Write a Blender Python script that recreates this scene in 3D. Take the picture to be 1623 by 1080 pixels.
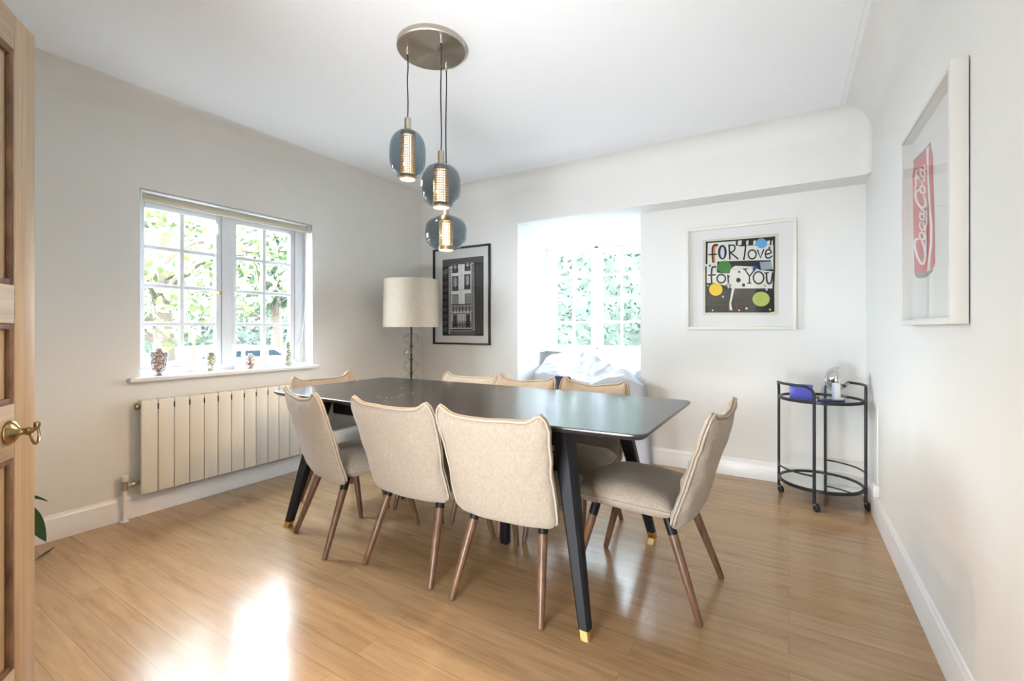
import bpy, bmesh, math, random
from math import sin, cos, pi, sqrt, atan2, radians
from mathutils import Vector, Matrix, noise

for o in list(bpy.data.objects):
    bpy.data.objects.remove(o)
S = bpy.context.scene
COL = S.collection
RND = random.Random(7)

# ------------------------------------------------------------------ camera
H = 1.10
YAW = math.atan(438.5 / 722.0)
cam = bpy.data.cameras.new('camera')
cam.lens = 722.0 / 1623.0 * 36.0
cam.sensor_width = 36.0
cam.shift_y = -18.0 / 1623.0
cam.clip_start = 0.02
cam_o = bpy.data.objects.new('camera', cam)
COL.objects.link(cam_o)
cam_o.location = (0, 0, H)
cam_o.rotation_euler = (pi / 2, 0, YAW)
S.camera = cam_o

# ------------------------------------------------------------------ light
S.view_settings.view_transform = 'Standard'
S.view_settings.look = 'None'
S.view_settings.gamma = 1.0
S.view_settings.use_curve_mapping = False
S.view_settings.exposure = 1.32
W = bpy.data.worlds.new('sky')
S.world = W
W.use_nodes = True
nt = W.node_tree
bg = nt.nodes['Background']
bg.inputs[0].default_value = (0.79, 0.89, 1.0, 1)
bg.inputs[1].default_value = 23

def area(name, loc, rot, sx, sy, power, col=(1, 1, 1), portal=False):
    l = bpy.data.lights.new(name, 'AREA')
    l.shape = 'RECTANGLE'
    l.size, l.size_y = sx, sy
    l.energy = power
    l.color = col
    if portal:
        l.cycles.is_portal = True
    o = bpy.data.objects.new(name, l)
    COL.objects.link(o)
    o.location = loc
    o.rotation_euler = rot
    return o

# portals guide the sky light through the two windows (they emit nothing themselves)
area('window_portal', (-3.56, 1.73, 1.38), (0, -pi / 2, 0), 1.25, 1.25, 1, portal=True)
area('bay_portal', (-1.48, 4.76, 1.45), (-pi / 2, 0, 0), 1.8, 1.2, 1, portal=True)
area('bay_side_portal', (-2.5, 4.28, 1.45), (0, -pi / 2, 0), 1.2, 0.7, 1, portal=True)
# added fill light in the unseen hall, aimed up through the doorway
area('hall_fill', (-0.75, -1.3, 0.42), (radians(128), 0, 0), 1.5, 0.8, 84, (0.88, 0.94, 1.0))

# ------------------------------------------------------------------ materials
MATS = {}
def srgb(c):
    return tuple(((x / 255.0) / 12.92 if x <= 10 else (((x / 255.0) + 0.055) / 1.055) ** 2.4) for x in c)

def mat(name, col, rough=0.5, metal=0.0, bump=None, var=None, spec=0.5, emit=None, sheen=0, coat=0):
    m = bpy.data.materials.new(name)
    m.use_nodes = True
    n, l = m.node_tree.nodes, m.node_tree.links
    b = n['Principled BSDF']
    b.inputs['Base Color'].default_value = (*col, 1)
    b.inputs['Roughness'].default_value = rough
    b.inputs['Metallic'].default_value = metal
    b.inputs['Specular IOR Level'].default_value = spec
    if sheen:
        b.inputs['Sheen Weight'].default_value = sheen
    if coat:
        b.inputs['Coat Weight'].default_value = coat
        b.inputs['Coat Roughness'].default_value = 0.1
    if emit:
        b.inputs['Emission Color'].default_value = (*emit[0], 1)
        b.inputs['Emission Strength'].default_value = emit[1]
    tc = n.new('ShaderNodeTexCoord')
    if var:      # (scale, amount, stretch)
        mp = n.new('ShaderNodeMapping')
        mp.inputs['Scale'].default_value = var[2] if len(var) > 2 else (1, 1, 1)
        l.new(tc.outputs['Object'], mp.inputs[0])
        t = n.new('ShaderNodeTexNoise')
        t.inputs['Scale'].default_value = var[0]
        t.inputs['Detail'].default_value = 6
        l.new(mp.outputs[0], t.inputs['Vector'])
        r = n.new('ShaderNodeValToRGB')
        a = var[1]
        r.color_ramp.elements[0].position = 0.3
        r.color_ramp.elements[1].position = 0.7
        r.color_ramp.elements[0].color = (*[max(0, c * (1 - a)) for c in col], 1)
        r.color_ramp.elements[1].color = (*[min(1, c * (1 + a)) for c in col], 1)
        l.new(t.outputs[0], r.inputs[0])
        l.new(r.outputs[0], b.inputs['Base Color'])
    if bump:     # (scale, strength)
        t = n.new('ShaderNodeTexNoise')
        t.inputs['Scale'].default_value = bump[0]
        t.inputs['Detail'].default_value = 4
        l.new(tc.outputs['Object'], t.inputs['Vector'])
        bp = n.new('ShaderNodeBump')
        bp.inputs['Strength'].default_value = bump[1]
        bp.inputs['Distance'].default_value = 0.01
        l.new(t.outputs[0], bp.inputs['Height'])
        l.new(bp.outputs[0], b.inputs['Normal'])
    MATS[name] = m
    return m

def glassmat(name, tint, gloss=1.0, ior=1.5, rough=0.0):
    m = bpy.data.materials.new(name)
    m.use_nodes = True
    n, l = m.node_tree.nodes, m.node_tree.links
    n.clear()
    out = n.new('ShaderNodeOutputMaterial')
    tr = n.new('ShaderNodeBsdfTransparent')
    tr.inputs[0].default_value = (*tint, 1)
    gl = n.new('ShaderNodeBsdfGlossy')
    gl.inputs['Roughness'].default_value = rough
    fr = n.new('ShaderNodeFresnel')
    fr.inputs[0].default_value = ior
    mu = n.new('ShaderNodeMath')
    mu.operation = 'MULTIPLY'
    mu.inputs[1].default_value = gloss
    mx = n.new('ShaderNodeMixShader')
    ge = n.new('ShaderNodeNewGeometry')      # only the outer face of a pane mirrors
    inv_ = n.new('ShaderNodeMath'); inv_.operation = 'SUBTRACT'; inv_.inputs[0].default_value = 1.0
    l.new(ge.outputs['Backfacing'], inv_.inputs[1])
    m2 = n.new('ShaderNodeMath'); m2.operation = 'MULTIPLY'
    l.new(fr.outputs[0], mu.inputs[0])
    l.new(mu.outputs[0], m2.inputs[0]); l.new(inv_.outputs[0], m2.inputs[1])
    l.new(m2.outputs[0], mx.inputs[0])
    l.new(tr.outputs[0], mx.inputs[1])
    l.new(gl.outputs[0], mx.inputs[2])
    l.new(mx.outputs[0], out.inputs[0])
    MATS[name] = m
    return m

mat('wall', (0.77, 0.765, 0.74), 0.85, bump=(60, 0.05), spec=0.2)
mat('ceiling', (0.86, 0.87, 0.88), 0.9, spec=0.2)
mat('white_gloss', (0.82, 0.82, 0.83), 0.32)
mat('white_frame', (0.74, 0.77, 0.81), 0.3)
mat('radiator', (0.74, 0.71, 0.64), 0.4)
mat('slot_shade', (0.02, 0.02, 0.02), 0.8)  # near black standing in for shade inside the radiator slots and gaps
mat('blind', (0.55, 0.50, 0.38), 0.8, bump=(300, 0.1))
mat('blind_light', (0.74, 0.70, 0.60), 0.7)
mat('linen', (0.41, 0.345, 0.275), 0.95, bump=(160, 0.5), var=(150, 0.10, (1, 1, 0.35)), spec=0.1, sheen=0.25)
mat('linen_piping', (0.48, 0.41, 0.335), 0.95, bump=(420, 0.3), spec=0.1)
mat('walnut', (0.15, 0.075, 0.04), 0.38, var=(9, 0.35, (6, 6, 0.6)))
mat('leg_black', (0.007, 0.007, 0.008), 0.5, spec=0.3)
mat('table_black', (0.007, 0.0075, 0.010), 0.5, spec=0.3)
mat('brass', (0.62, 0.42, 0.17), 0.25, 1.0)
mat('old_brass', (0.30, 0.22, 0.11), 0.22, 1.0)
mat('nickel', (0.50, 0.46, 0.40), 0.32, 1.0)
mat('black_metal', (0.012, 0.013, 0.015), 0.35)
mat('cord', (0.01, 0.01, 0.012), 0.6)
mat('mirror', (0.72, 0.78, 0.76), 0.04, 1.0)
mat('shade', (0.50, 0.43, 0.34), 0.95, bump=(350, 0.2), var=(30, 0.04), spec=0.1)
mat('lamp_stem', (0.05, 0.045, 0.035), 0.4, 0.6)
mat('sheet', (0.50, 0.52, 0.57), 0.75, bump=(25, 0.08), spec=0.3)
mat('silver', (0.72, 0.72, 0.72), 0.12, 1.0)
mat('navy', (0.012, 0.02, 0.055), 0.8, bump=(300, 0.2))
mat('blue_block', (0.12, 0.13, 0.62), 0.25)
mat('bulb', (1, 0.8, 0.5), 0.5, emit=((1.0, 0.76, 0.48), 2.6))
mat('diffuser', (1, 0.9, 0.7), 0.5, emit=((1.0, 0.86, 0.66), 4.0))
mat('gold_mesh', (0.72, 0.55, 0.34), 0.3, 0.9)
mat('candle', (0.82, 0.77, 0.62), 0.5)
mat('black_leather', (0.012, 0.012, 0.012), 0.35, bump=(120, 0.2))
mat('pot', (0.32, 0.16, 0.09), 0.7, var=(12, 0.2))
mat('soil', (0.03, 0.02, 0.015), 0.95, bump=(60, 0.6))
mat('dark_leaf', (0.02, 0.06, 0.018), 0.4, var=(20, 0.3))
mat('dry_leaf', (0.045, 0.045, 0.03), 0.6, var=(30, 0.3))
mat('paper', (0.80, 0.80, 0.79), 0.9)
mat('mat_board', (0.80, 0.80, 0.78), 0.9)
mat('cream_frame', (0.76, 0.74, 0.67), 0.45)
mat('white_picture_frame', (0.70, 0.69, 0.65), 0.45)
mat('black_frame', (0.01, 0.01, 0.01), 0.35)
mat('ink', (0.008, 0.008, 0.01), 0.7)
mat('hall_wall', (0.72, 0.68, 0.60), 0.9)
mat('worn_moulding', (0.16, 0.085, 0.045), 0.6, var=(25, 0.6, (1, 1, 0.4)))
mat('leaf_green', (0.075, 0.105, 0.055), 0.6, var=(3, 0.5))
mat('leaf_yellow', (0.12, 0.155, 0.05), 0.6, var=(3, 0.5))
mat('hedge_green', (0.036, 0.052, 0.033), 0.6, var=(3, 0.5))
mat('bark', (0.06, 0.045, 0.03), 0.9, bump=(20, 0.6))
mat('ground', (0.10, 0.10, 0.10), 0.9, var=(2, 0.2), bump=(30, 0.3))
mat('lawn', (0.06, 0.11, 0.03), 0.9, var=(4, 0.4), bump=(40, 0.6))
mat('car_paint', (0.12, 0.125, 0.14), 0.25, coat=0.5)
mat('car_glass', (0.02, 0.03, 0.04), 0.1)
mat('tyre', (0.02, 0.02, 0.02), 0.8)
mat('red_light', (0.35, 0.02, 0.02), 0.3)
glassmat('pane', (0.96, 0.98, 0.98), 0.9, 1.45)
glassmat('picture_glass', (0.97, 0.97, 0.97), 1.0, 1.5)
glassmat('smoked', (0.47, 0.54, 0.59), 1.3, 1.5)
glassmat('amber_glass', (0.965, 0.965, 0.92), 1.6, 1.5)
glassmat('crystal', (0.88, 0.91, 0.95), 1.6, 1.6)
glassmat('tray_glass', (0.70, 0.76, 0.75), 2.5, 1.5)

def colour(name, rgb, rough=0.7):
    return mat(name, srgb(rgb), rough)

def wood_floor():
    m = bpy.data.materials.new('beech_laminate')
    m.use_nodes = True
    n, l = m.node_tree.nodes, m.node_tree.links
    b = n['Principled BSDF']
    tc = n.new('ShaderNodeTexCoord')
    br = n.new('ShaderNodeTexBrick')
    br.offset = 0.37
    br.inputs['Scale'].default_value = 1.0
    br.inputs['Brick Width'].default_value = 1.25
    br.inputs['Row Height'].default_value = 0.095
    br.inputs['Mortar Size'].default_value = 0.0006
    br.inputs['Mortar Smooth'].default_value = 0.3
    br.inputs['Bias'].default_value = 0.0
    br.inputs['Color1'].default_value = (0.0, 0.0, 0.0, 1)
    br.inputs['Color2'].default_value = (1.0, 1.0, 1.0, 1)
    br.inputs['Mortar'].default_value = (0.2, 0.2, 0.2, 1)
    l.new(tc.outputs['Object'], br.inputs['Vector'])
    # offset the grain per plank
    mp = n.new('ShaderNodeMapping')
    mp.inputs['Scale'].default_value = (1.3, 11, 1)
    l.new(tc.outputs['Object'], mp.inputs[0])
    add = n.new('ShaderNodeVectorMath')
    add.operation = 'ADD'
    sc = n.new('ShaderNodeVectorMath')
    sc.operation = 'SCALE'
    sc.inputs['Scale'].default_value = 13.0
    l.new(br.outputs['Color'], sc.inputs[0])
    l.new(mp.outputs[0], add.inputs[0])
    l.new(sc.outputs[0], add.inputs[1])
    g = n.new('ShaderNodeTexNoise')
    g.inputs['Scale'].default_value = 2.2
    g.inputs['Detail'].default_value = 7
    g.inputs['Roughness'].default_value = 0.62
    g.inputs['Distortion'].default_value = 0.15
    l.new(add.outputs[0], g.inputs['Vector'])
    mp2 = n.new('ShaderNodeMapping')
    mp2.inputs['Scale'].default_value = (4, 130, 1)
    l.new(tc.outputs['Object'], mp2.inputs[0])
    g2 = n.new('ShaderNodeTexNoise')
    g2.inputs['Scale'].default_value = 1.0
    g2.inputs['Detail'].default_value = 3
    l.new(mp2.outputs[0], g2.inputs['Vector'])
    r = n.new('ShaderNodeValToRGB')
    e = r.color_ramp.elements
    e[0].position = 0.22
    e[0].color = (0.32, 0.18, 0.083, 1)
    e[1].position = 0.78
    e[1].color = (0.53, 0.355, 0.20, 1)
    x = r.color_ramp.elements.new(0.45)
    x.color = (0.44, 0.275, 0.145, 1)
    l.new(g.outputs[0], r.inputs[0])
    mx = n.new('ShaderNodeMix')
    mx.data_type = 'RGBA'
    mx.blend_type = 'MULTIPLY'
    mx.inputs[0].default_value = 0.5
    rr = n.new('ShaderNodeValToRGB')
    rr.color_ramp.elements[0].color = (0.84, 0.82, 0.80, 1)
    rr.color_ramp.elements[1].color = (1.05, 1.04, 1.02, 1)
    l.new(br.outputs['Color'], rr.inputs[0])
    l.new(r.outputs[0], mx.inputs[6])
    l.new(rr.outputs[0], mx.inputs[7])
    mx2 = n.new('ShaderNodeMix')
    mx2.data_type = 'RGBA'
    mx2.blend_type = 'MULTIPLY'
    mx2.inputs[0].default_value = 0.35
    r3 = n.new('ShaderNodeValToRGB')
    r3.color_ramp.elements[0].position = 0.3
    r3.color_ramp.elements[0].color = (0.7, 0.66, 0.6, 1)
    r3.color_ramp.elements[1].position = 0.6
    r3.color_ramp.elements[1].color = (1, 1, 1, 1)
    l.new(g2.outputs[0], r3.inputs[0])
    l.new(mx.outputs[2], mx2.inputs[6])
    l.new(r3.outputs[0], mx2.inputs[7])
    mx3 = n.new('ShaderNodeMix')
    mx3.data_type = 'RGBA'
    mx3.inputs[7].default_value = (0.18, 0.10, 0.05, 1)
    l.new(mx2.outputs[2], mx3.inputs[6])
    l.new(br.outputs['Fac'], mx3.inputs[0])
    l.new(mx3.outputs[2], b.inputs['Base Color'])
    n3 = n.new('ShaderNodeTexNoise')
    n3.inputs['Scale'].default_value = 3.0
    n3.inputs['Detail'].default_value = 5
    l.new(tc.outputs['Object'], n3.inputs['Vector'])
    mr = n.new('ShaderNodeMapRange')
    mr.inputs[3].default_value = 0.16
    mr.inputs[4].default_value = 0.245
    l.new(n3.outputs[0], mr.inputs[0])
    l.new(mr.outputs[0], b.inputs['Roughness'])
    b.inputs['Specular IOR Level'].default_value = 0.5
    bp = n.new('ShaderNodeBump')
    bp.inputs['Strength'].default_value = 0.04
    bp.inputs['Distance'].default_value = 0.005
    l.new(g2.outputs[0], bp.inputs['Height'])
    l.new(bp.outputs[0], b.inputs['Normal'])
    MATS['floor'] = m

def grain(name, c1, c2, scale, rough, lines=18.0, coat=0):
    m = bpy.data.materials.new(name)
    m.use_nodes = True
    n, l = m.node_tree.nodes, m.node_tree.links
    b = n['Principled BSDF']
    tc = n.new('ShaderNodeTexCoord')
    mp = n.new('ShaderNodeMapping')
    mp.inputs['Scale'].default_value = scale
    l.new(tc.outputs['Object'], mp.inputs[0])
    t = n.new('ShaderNodeTexNoise')
    t.inputs['Scale'].default_value = lines
    t.inputs['Detail'].default_value = 6
    t.inputs['Distortion'].default_value = 0.5
    l.new(mp.outputs[0], t.inputs['Vector'])
    r = n.new('ShaderNodeValToRGB')
    r.color_ramp.elements[0].position = 0.32
    r.color_ramp.elements[1].position = 0.66
    r.color_ramp.elements[0].color = (*c1, 1)
    r.color_ramp.elements[1].color = (*c2, 1)
    l.new(t.outputs[0], r.inputs[0])
    l.new(r.outputs[0], b.inputs['Base Color'])
    b.inputs['Roughness'].default_value = rough
    bp = n.new('ShaderNodeBump')
    bp.inputs['Strength'].default_value = 0.08
    bp.inputs['Distance'].default_value = 0.003
    l.new(t.outputs[0], bp.inputs['Height'])
    l.new(bp.outputs[0], b.inputs['Normal'])
    MATS[name] = m

wood_floor()
grain('table_top', (0.014, 0.014, 0.016), (0.040, 0.036, 0.035), (0.35, 5, 1), 0.25, 9)
MATS['table_top'].node_tree.nodes['Principled BSDF'].inputs['Specular IOR Level'].default_value = 0.9
def table_dust():
    m = MATS['table_top']
    n, l = m.node_tree.nodes, m.node_tree.links
    b = n['Principled BSDF']
    src = b.inputs['Base Color'].links[0].from_socket
    tc = n.new('ShaderNodeTexCoord')
    v = n.new('ShaderNodeTexVoronoi'); v.inputs['Scale'].default_value = 38
    l.new(tc.outputs['Object'], v.inputs['Vector'])
    lt = n.new('ShaderNodeMath'); lt.operation = 'LESS_THAN'; lt.inputs[1].default_value = 0.17
    l.new(v.outputs['Distance'], lt.inputs[0])
    k = n.new('ShaderNodeTexNoise'); k.inputs['Scale'].default_value = 5
    l.new(tc.outputs['Object'], k.inputs['Vector'])
    g = n.new('ShaderNodeMath'); g.operation = 'GREATER_THAN'; g.inputs[1].default_value = 0.60
    l.new(k.outputs[0], g.inputs[0])
    d = n.new('ShaderNodeVectorMath'); d.operation = 'LENGTH'
    sh = n.new('ShaderNodeVectorMath'); sh.operation = 'SUBTRACT'; sh.inputs[1].default_value = (-0.12, -0.05, 0.74)
    l.new(tc.outputs['Object'], sh.inputs[0]); l.new(sh.outputs[0], d.inputs[0])
    r = n.new('ShaderNodeMath'); r.operation = 'LESS_THAN'; r.inputs[1].default_value = 0.45
    l.new(d.outputs['Value'], r.inputs[0])
    m1 = n.new('ShaderNodeMath'); m1.operation = 'MULTIPLY'; m2 = n.new('ShaderNodeMath'); m2.operation = 'MULTIPLY'
    l.new(lt.outputs[0], m1.inputs[0]); l.new(g.outputs[0], m1.inputs[1])
    l.new(m1.outputs[0], m2.inputs[0]); l.new(r.outputs[0], m2.inputs[1])
    mx = n.new('ShaderNodeMix'); mx.data_type = 'RGBA'; mx.inputs[7].default_value = (0.55, 0.5, 0.45, 1)
    l.new(m2.outputs[0], mx.inputs[0]); l.new(src, mx.inputs[6]); l.new(mx.outputs[2], b.inputs['Base Color'])
table_dust()
grain('pine', (0.43, 0.30, 0.185), (0.55, 0.42, 0.29), (9, 9, 0.35), 0.5, 5)
grain('pine_rail', (0.41, 0.29, 0.18), (0.54, 0.41, 0.28), (0.5, 0.5, 9), 0.5, 5)

def brushed_disc():
    m = bpy.data.materials.new('brushed_disc')
    m.use_nodes = True
    b = m.node_tree.nodes['Principled BSDF']
    b.inputs['Base Color'].default_value = (0.52, 0.48, 0.41, 1)
    b.inputs['Metallic'].default_value = 1
    b.inputs['Roughness'].default_value = 0.3
    b.inputs['Anisotropic'].default_value = 0.85
    tn = m.node_tree.nodes.new('ShaderNodeTangent')
    tn.direction_type = 'RADIAL'
    tn.axis = 'Z'
    m.node_tree.links.new(tn.outputs[0], b.inputs['Tangent'])
    MATS['brushed_disc'] = m
brushed_disc()

def millefiori(name, cols, scale):
    m = bpy.data.materials.new(name)
    m.use_nodes = True
    n, l = m.node_tree.nodes, m.node_tree.links
    b = n['Principled BSDF']
    tc = n.new('ShaderNodeTexCoord')
    v = n.new('ShaderNodeTexVoronoi')
    v.inputs['Scale'].default_value = scale
    l.new(tc.outputs['Object'], v.inputs['Vector'])
    sp = n.new('ShaderNodeSeparateColor')
    l.new(v.outputs['Color'], sp.inputs[0])
    r = n.new('ShaderNodeValToRGB')
    r.color_ramp.interpolation = 'CONSTANT'
    k = len(cols)
    while len(r.color_ramp.elements) < k:
        r.color_ramp.elements.new(0.5)
    for i, c in enumerate(cols):
        r.color_ramp.elements[i].position = i / k
        r.color_ramp.elements[i].color = (*c, 1)
    l.new(sp.outputs[0], r.inputs[0])
    l.new(r.outputs[0], b.inputs['Base Color'])
    b.inputs['Roughness'].default_value = 0.2
    MATS[name] = m
millefiori('vase_pattern', [(0.128, 0.144, 0.24), (0.64, 0.64, 0.72), (0.48, 0.208, 0.176), (0.24, 0.272, 0.4), (0.8, 0.752, 0.656), (0.56, 0.384, 0.176), (0.16, 0.16, 0.176)], 170)
millefiori('vase_pattern_red', [(0.48, 0.192, 0.16), (0.752, 0.688, 0.624), (0.16, 0.16, 0.192), (0.592, 0.368, 0.24), (0.72, 0.688, 0.688), (0.224, 0.16, 0.16)], 120)
millefiori('vase_pattern_green', [(0.176, 0.224, 0.176), (0.72, 0.688, 0.496), (0.368, 0.288, 0.16), (0.656, 0.688, 0.688), (0.144, 0.16, 0.16), (0.432, 0.464, 0.272)], 120)

# ------------------------------------------------------------------ mesh helpers
def props(o, label=None, cat=None, group=None, kind=None):
    if label: o['label'] = label
    if cat: o['category'] = cat
    if group: o['group'] = group
    if kind: o['kind'] = kind
    return o

def thing(name, label, cat, loc=(0, 0, 0), rz=0.0, group=None, kind=None):
    o = bpy.data.objects.new(name, None)
    o.empty_display_size = 0.1
    COL.objects.link(o)
    o.location = loc
    o.rotation_euler = (0, 0, rz)
    return props(o, label, cat, group, kind)

class MB:
    def __init__(s):
        s.v = []; s.f = []; s.m = []; s.cur = 0; s.mats = []
    def use(s, name):
        if name not in s.mats: s.mats.append(name)
        s.cur = s.mats.index(name)
        return s
    def add(s, vs, fs):
        b = len(s.v)
        s.v += [tuple(v) for v in vs]
        for f in fs:
            s.f.append(tuple(i + b for i in f)); s.m.append(s.cur)
    def box(s, x0, x1, y0, y1, z0, z1, M=None):
        vs = [Vector((x, y, z)) for z in (z0, z1) for y in (y0, y1) for x in (x0, x1)]
        if M is not None: vs = [M @ v for v in vs]
        s.add(vs, [(0, 2, 3, 1), (4, 5, 7, 6), (0, 1, 5, 4), (2, 6, 7, 3), (0, 4, 6, 2), (1, 3, 7, 5)])
        return s
    def bevbox(s, x0, x1, y0, y1, z0, z1, r=0.005, M=None):
        bm = bmesh.new()
        mat_ = Matrix.Translation(((x0 + x1) / 2, (y0 + y1) / 2, (z0 + z1) / 2)) @ Matrix.Diagonal((x1 - x0, y1 - y0, z1 - z0, 1))
        bmesh.ops.create_cube(bm, size=1, matrix=mat_)
        bmesh.ops.bevel(bm, geom=bm.edges[:], offset=r, segments=2, profile=0.5, affect='EDGES')
        bm.verts.index_update()
        vs = [v.co.copy() for v in bm.verts]
        if M is not None: vs = [M @ v for v in vs]
        s.add(vs, [[v.index for v in f.verts] for f in bm.faces])
        bm.free()
        return s
    def tube(s, pts, r, n=12, cap=True, closed=False):
        pts = [Vector(p) for p in pts]
        k = len(pts)
        rs = r if isinstance(r, (list, tuple)) else [r] * k
        vs = []; ref = None
        for i, p in enumerate(pts):
            if closed: t = pts[(i + 1) % k] - pts[i - 1]
            else: t = pts[min(i + 1, k - 1)] - pts[max(i - 1, 0)]
            t.normalize()
            if ref is None:
                ref = Vector((0, 0, 1)) if abs(t.z) < 0.9 else Vector((1, 0, 0))
            a = (ref - t * ref.dot(t)).normalized()
            ref = a
            b = t.cross(a)
            for j in range(n):
                q = 2 * pi * j / n
                vs.append(p + (a * cos(q) + b * sin(q)) * rs[i])
        fs = []
        for i in range(k if closed else k - 1):
            for j in range(n):
                i2 = (i + 1) % k; j2 = (j + 1) % n
                fs.append((i * n + j, i * n + j2, i2 * n + j2, i2 * n + j))
        if cap and not closed:
            fs.append(tuple(range(n - 1, -1, -1)))
            fs.append(tuple((k - 1) * n + j for j in range(n)))
        s.add(vs, fs)
        return s
    def lathe(s, prof, c=(0, 0, 0), n=32, M=None, closed=False):
        vs = []
        for (r, z) in prof:
            for j in range(n):
                q = 2 * pi * j / n
                vs.append(Vector((r * cos(q), r * sin(q), z)))
        if M is not None: vs = [M @ v for v in vs]
        vs = [v + Vector(c) for v in vs]
        fs = []
        k = len(prof)
        for i in range(k - 1):
            for j in range(n):
                j2 = (j + 1) % n
                fs.append((i * n + j, i * n + j2, (i + 1) * n + j2, (i + 1) * n + j))
        if prof[0][0] > 1e-4 and not closed: fs.append(tuple(range(n - 1, -1, -1)))
        if prof[-1][0] > 1e-4 and not closed: fs.append(tuple((k - 1) * n + j for j in range(n)))
        s.add(vs, fs)
        return s
    def grid(s, fn, nu, nv, wrap=False):
        vs = [fn(i / nu, j / nv) for j in range(nv + 1) for i in range(nu if wrap else nu + 1)]
        w = nu if wrap else nu + 1
        fs = []
        for j in range(nv):
            for i in range(nu):
                i2 = (i + 1) % w
                fs.append((j * w + i, j * w + i2, (j + 1) * w + i2, (j + 1) * w + i))
        s.add(vs, fs)
        return s
    def prism(s, poly, z0, z1, M=None):
        n = len(poly)
        vs = [Vector((x, y, z0)) for x, y in poly] + [Vector((x, y, z1)) for x, y in poly]
        if M is not None: vs = [M @ v for v in vs]
        fs = [tuple(range(n - 1, -1, -1)), tuple(range(n, 2 * n))]
        fs += [(i, (i + 1) % n, n + (i + 1) % n, n + i) for i in range(n)]
        s.add(vs, fs)
        return s
    def build(s, name, m=None, parent=None, smooth=35, weld=False, origin=None, **kw):
        me = bpy.data.meshes.new(name)
        vs = s.v
        if origin is not None:
            O = Vector(origin); vs = [Vector(v) - O for v in vs]
        me.from_pydata([tuple(v) for v in vs], [], s.f)
        names = s.mats if s.mats else [m]
        for q in names: me.materials.append(MATS[q])
        if s.mats:
            me.polygons.foreach_set('material_index', s.m)
        bm = bmesh.new(); bm.from_mesh(me)
        if weld: bmesh.ops.remove_doubles(bm, verts=bm.verts, dist=1e-5)
        if kw.get('recalc', True): bmesh.ops.recalc_face_normals(bm, faces=bm.faces)
        bm.to_mesh(me); bm.free()
        if smooth:
            me.polygons.foreach_set('use_smooth', [True] * len(me.polygons))
            if smooth < 180: me.set_sharp_from_angle(angle=radians(smooth))
        o = bpy.data.objects.new(name, me)
        COL.objects.link(o)
        if origin is not None: o.location = origin
        if parent is not None: o.parent = parent
        return o

def struct(o):
    o['kind'] = 'structure'
    return o

def copy_tree(o, parent=None):
    c = o.copy()
    COL.objects.link(c)
    if parent is not None: c.parent = parent
    for ch in list(o.children): copy_tree(ch, c)
    return c

def catmull(pts, sub=6, closed=False):
    P = [Vector(p) for p in pts]
    n = len(P); out = []
    if n < 3 and not closed: return P
    rng = range(n if closed else n - 1)
    for i in rng:
        if closed: a, b, c, d = P[i - 1], P[i], P[(i + 1) % n], P[(i + 2) % n]
        else: a, b, c, d = P[max(i - 1, 0)], P[i], P[i + 1], P[min(i + 2, n - 1)]
        for k in range(sub):
            t = k / sub
            out.append(0.5 * ((2 * b) + (c - a) * t + (2 * a - 5 * b + 4 * c - d) * t * t + (3 * b - a - 3 * c + d) * t ** 3))
    if not closed: out.append(P[-1])
    return out

# flat picture drawing on a plane: fn maps 2-D picture coordinates + layer to a point
class Flat:
    def __init__(s, fn): s.fn = fn; s.mb = MB(); s.layer = 0
    def poly(s, m, pts):
        s.mb.use(m); s.layer += 1
        s.mb.add([s.fn(p[0], p[1], s.layer) for p in pts], [tuple(range(len(pts)))])
    def rect(s, m, x0, y0, x1, y1): s.poly(m, [(x0, y0), (x1, y0), (x1, y1), (x0, y1)])
    def disc(s, m, x, y, rx, ry=None, n=28):
        ry = ry or rx
        s.poly(m, [(x + rx * cos(2 * pi * i / n), y + ry * sin(2 * pi * i / n)) for i in range(n)])
    def stroke(s, m, pts, w, smooth=True, closed=False):
        s.mb.use(m); s.layer += 1
        P = catmull([(p[0], p[1], 0) for p in pts], 6, closed) if smooth and (len(pts) > 2) else [Vector((p[0], p[1], 0)) for p in pts]
        k = len(P)
        vs = []; fs = []
        for i in range(k):
            if closed: t = P[(i + 1) % k] - P[i - 1]
            else: t = P[min(i + 1, k - 1)] - P[max(i - 1, 0)]
            if t.length < 1e-9: t = Vector((1, 0, 0))
            t.normalize()
            nn = Vector((-t.y, t.x, 0)) * w / 2
            vs.append(s.fn(P[i].x + nn.x, P[i].y + nn.y, s.layer))
            vs.append(s.fn(P[i].x - nn.x, P[i].y - nn.y, s.layer))
        for i in range(k if closed else k - 1):
            j = (i + 1) % k
            fs.append((2 * i, 2 * i + 1, 2 * j + 1, 2 * j))
        s.mb.add(vs, fs)
        if not closed:
            for e in (P[0], P[-1]):
                vs = [s.fn(e.x + w / 2 * cos(q * pi / 5), e.y + w / 2 * sin(q * pi / 5), s.layer) for q in range(10)]
                s.mb.add(vs, [tuple(range(10))])

Fw = (-sin(YAW), cos(YAW)); Rt = (cos(YAW), sin(YAW))
def ray(u, v):
    du = (u - 811.5) / 722.0
    return (Fw[0] + du * Rt[0], Fw[1] + du * Rt[1], -(v - 522.0) / 722.0)
def on_y(u, v, Y):
    r = ray(u, v); t = Y / r[1]
    return (r[0] * t, Y, H + r[2] * t)
def on_x(u, v, X):
    r = ray(u, v); t = X / r[0]
    return (X, r[1] * t, H + r[2] * t)

# ------------------------------------------------------------------ room shell
XL, XR, YA, YB, ZC = -3.28, 0.437, 3.575, 3.797, 2.475
YR = -0.14
SOF = 2.065
mb = MB(); mb.box(XL - 0.3, XR + 0.3, YR - 2.2, 4.9, -0.06, 0.0)
struct(mb.build('floor', 'floor', smooth=0))

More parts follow.
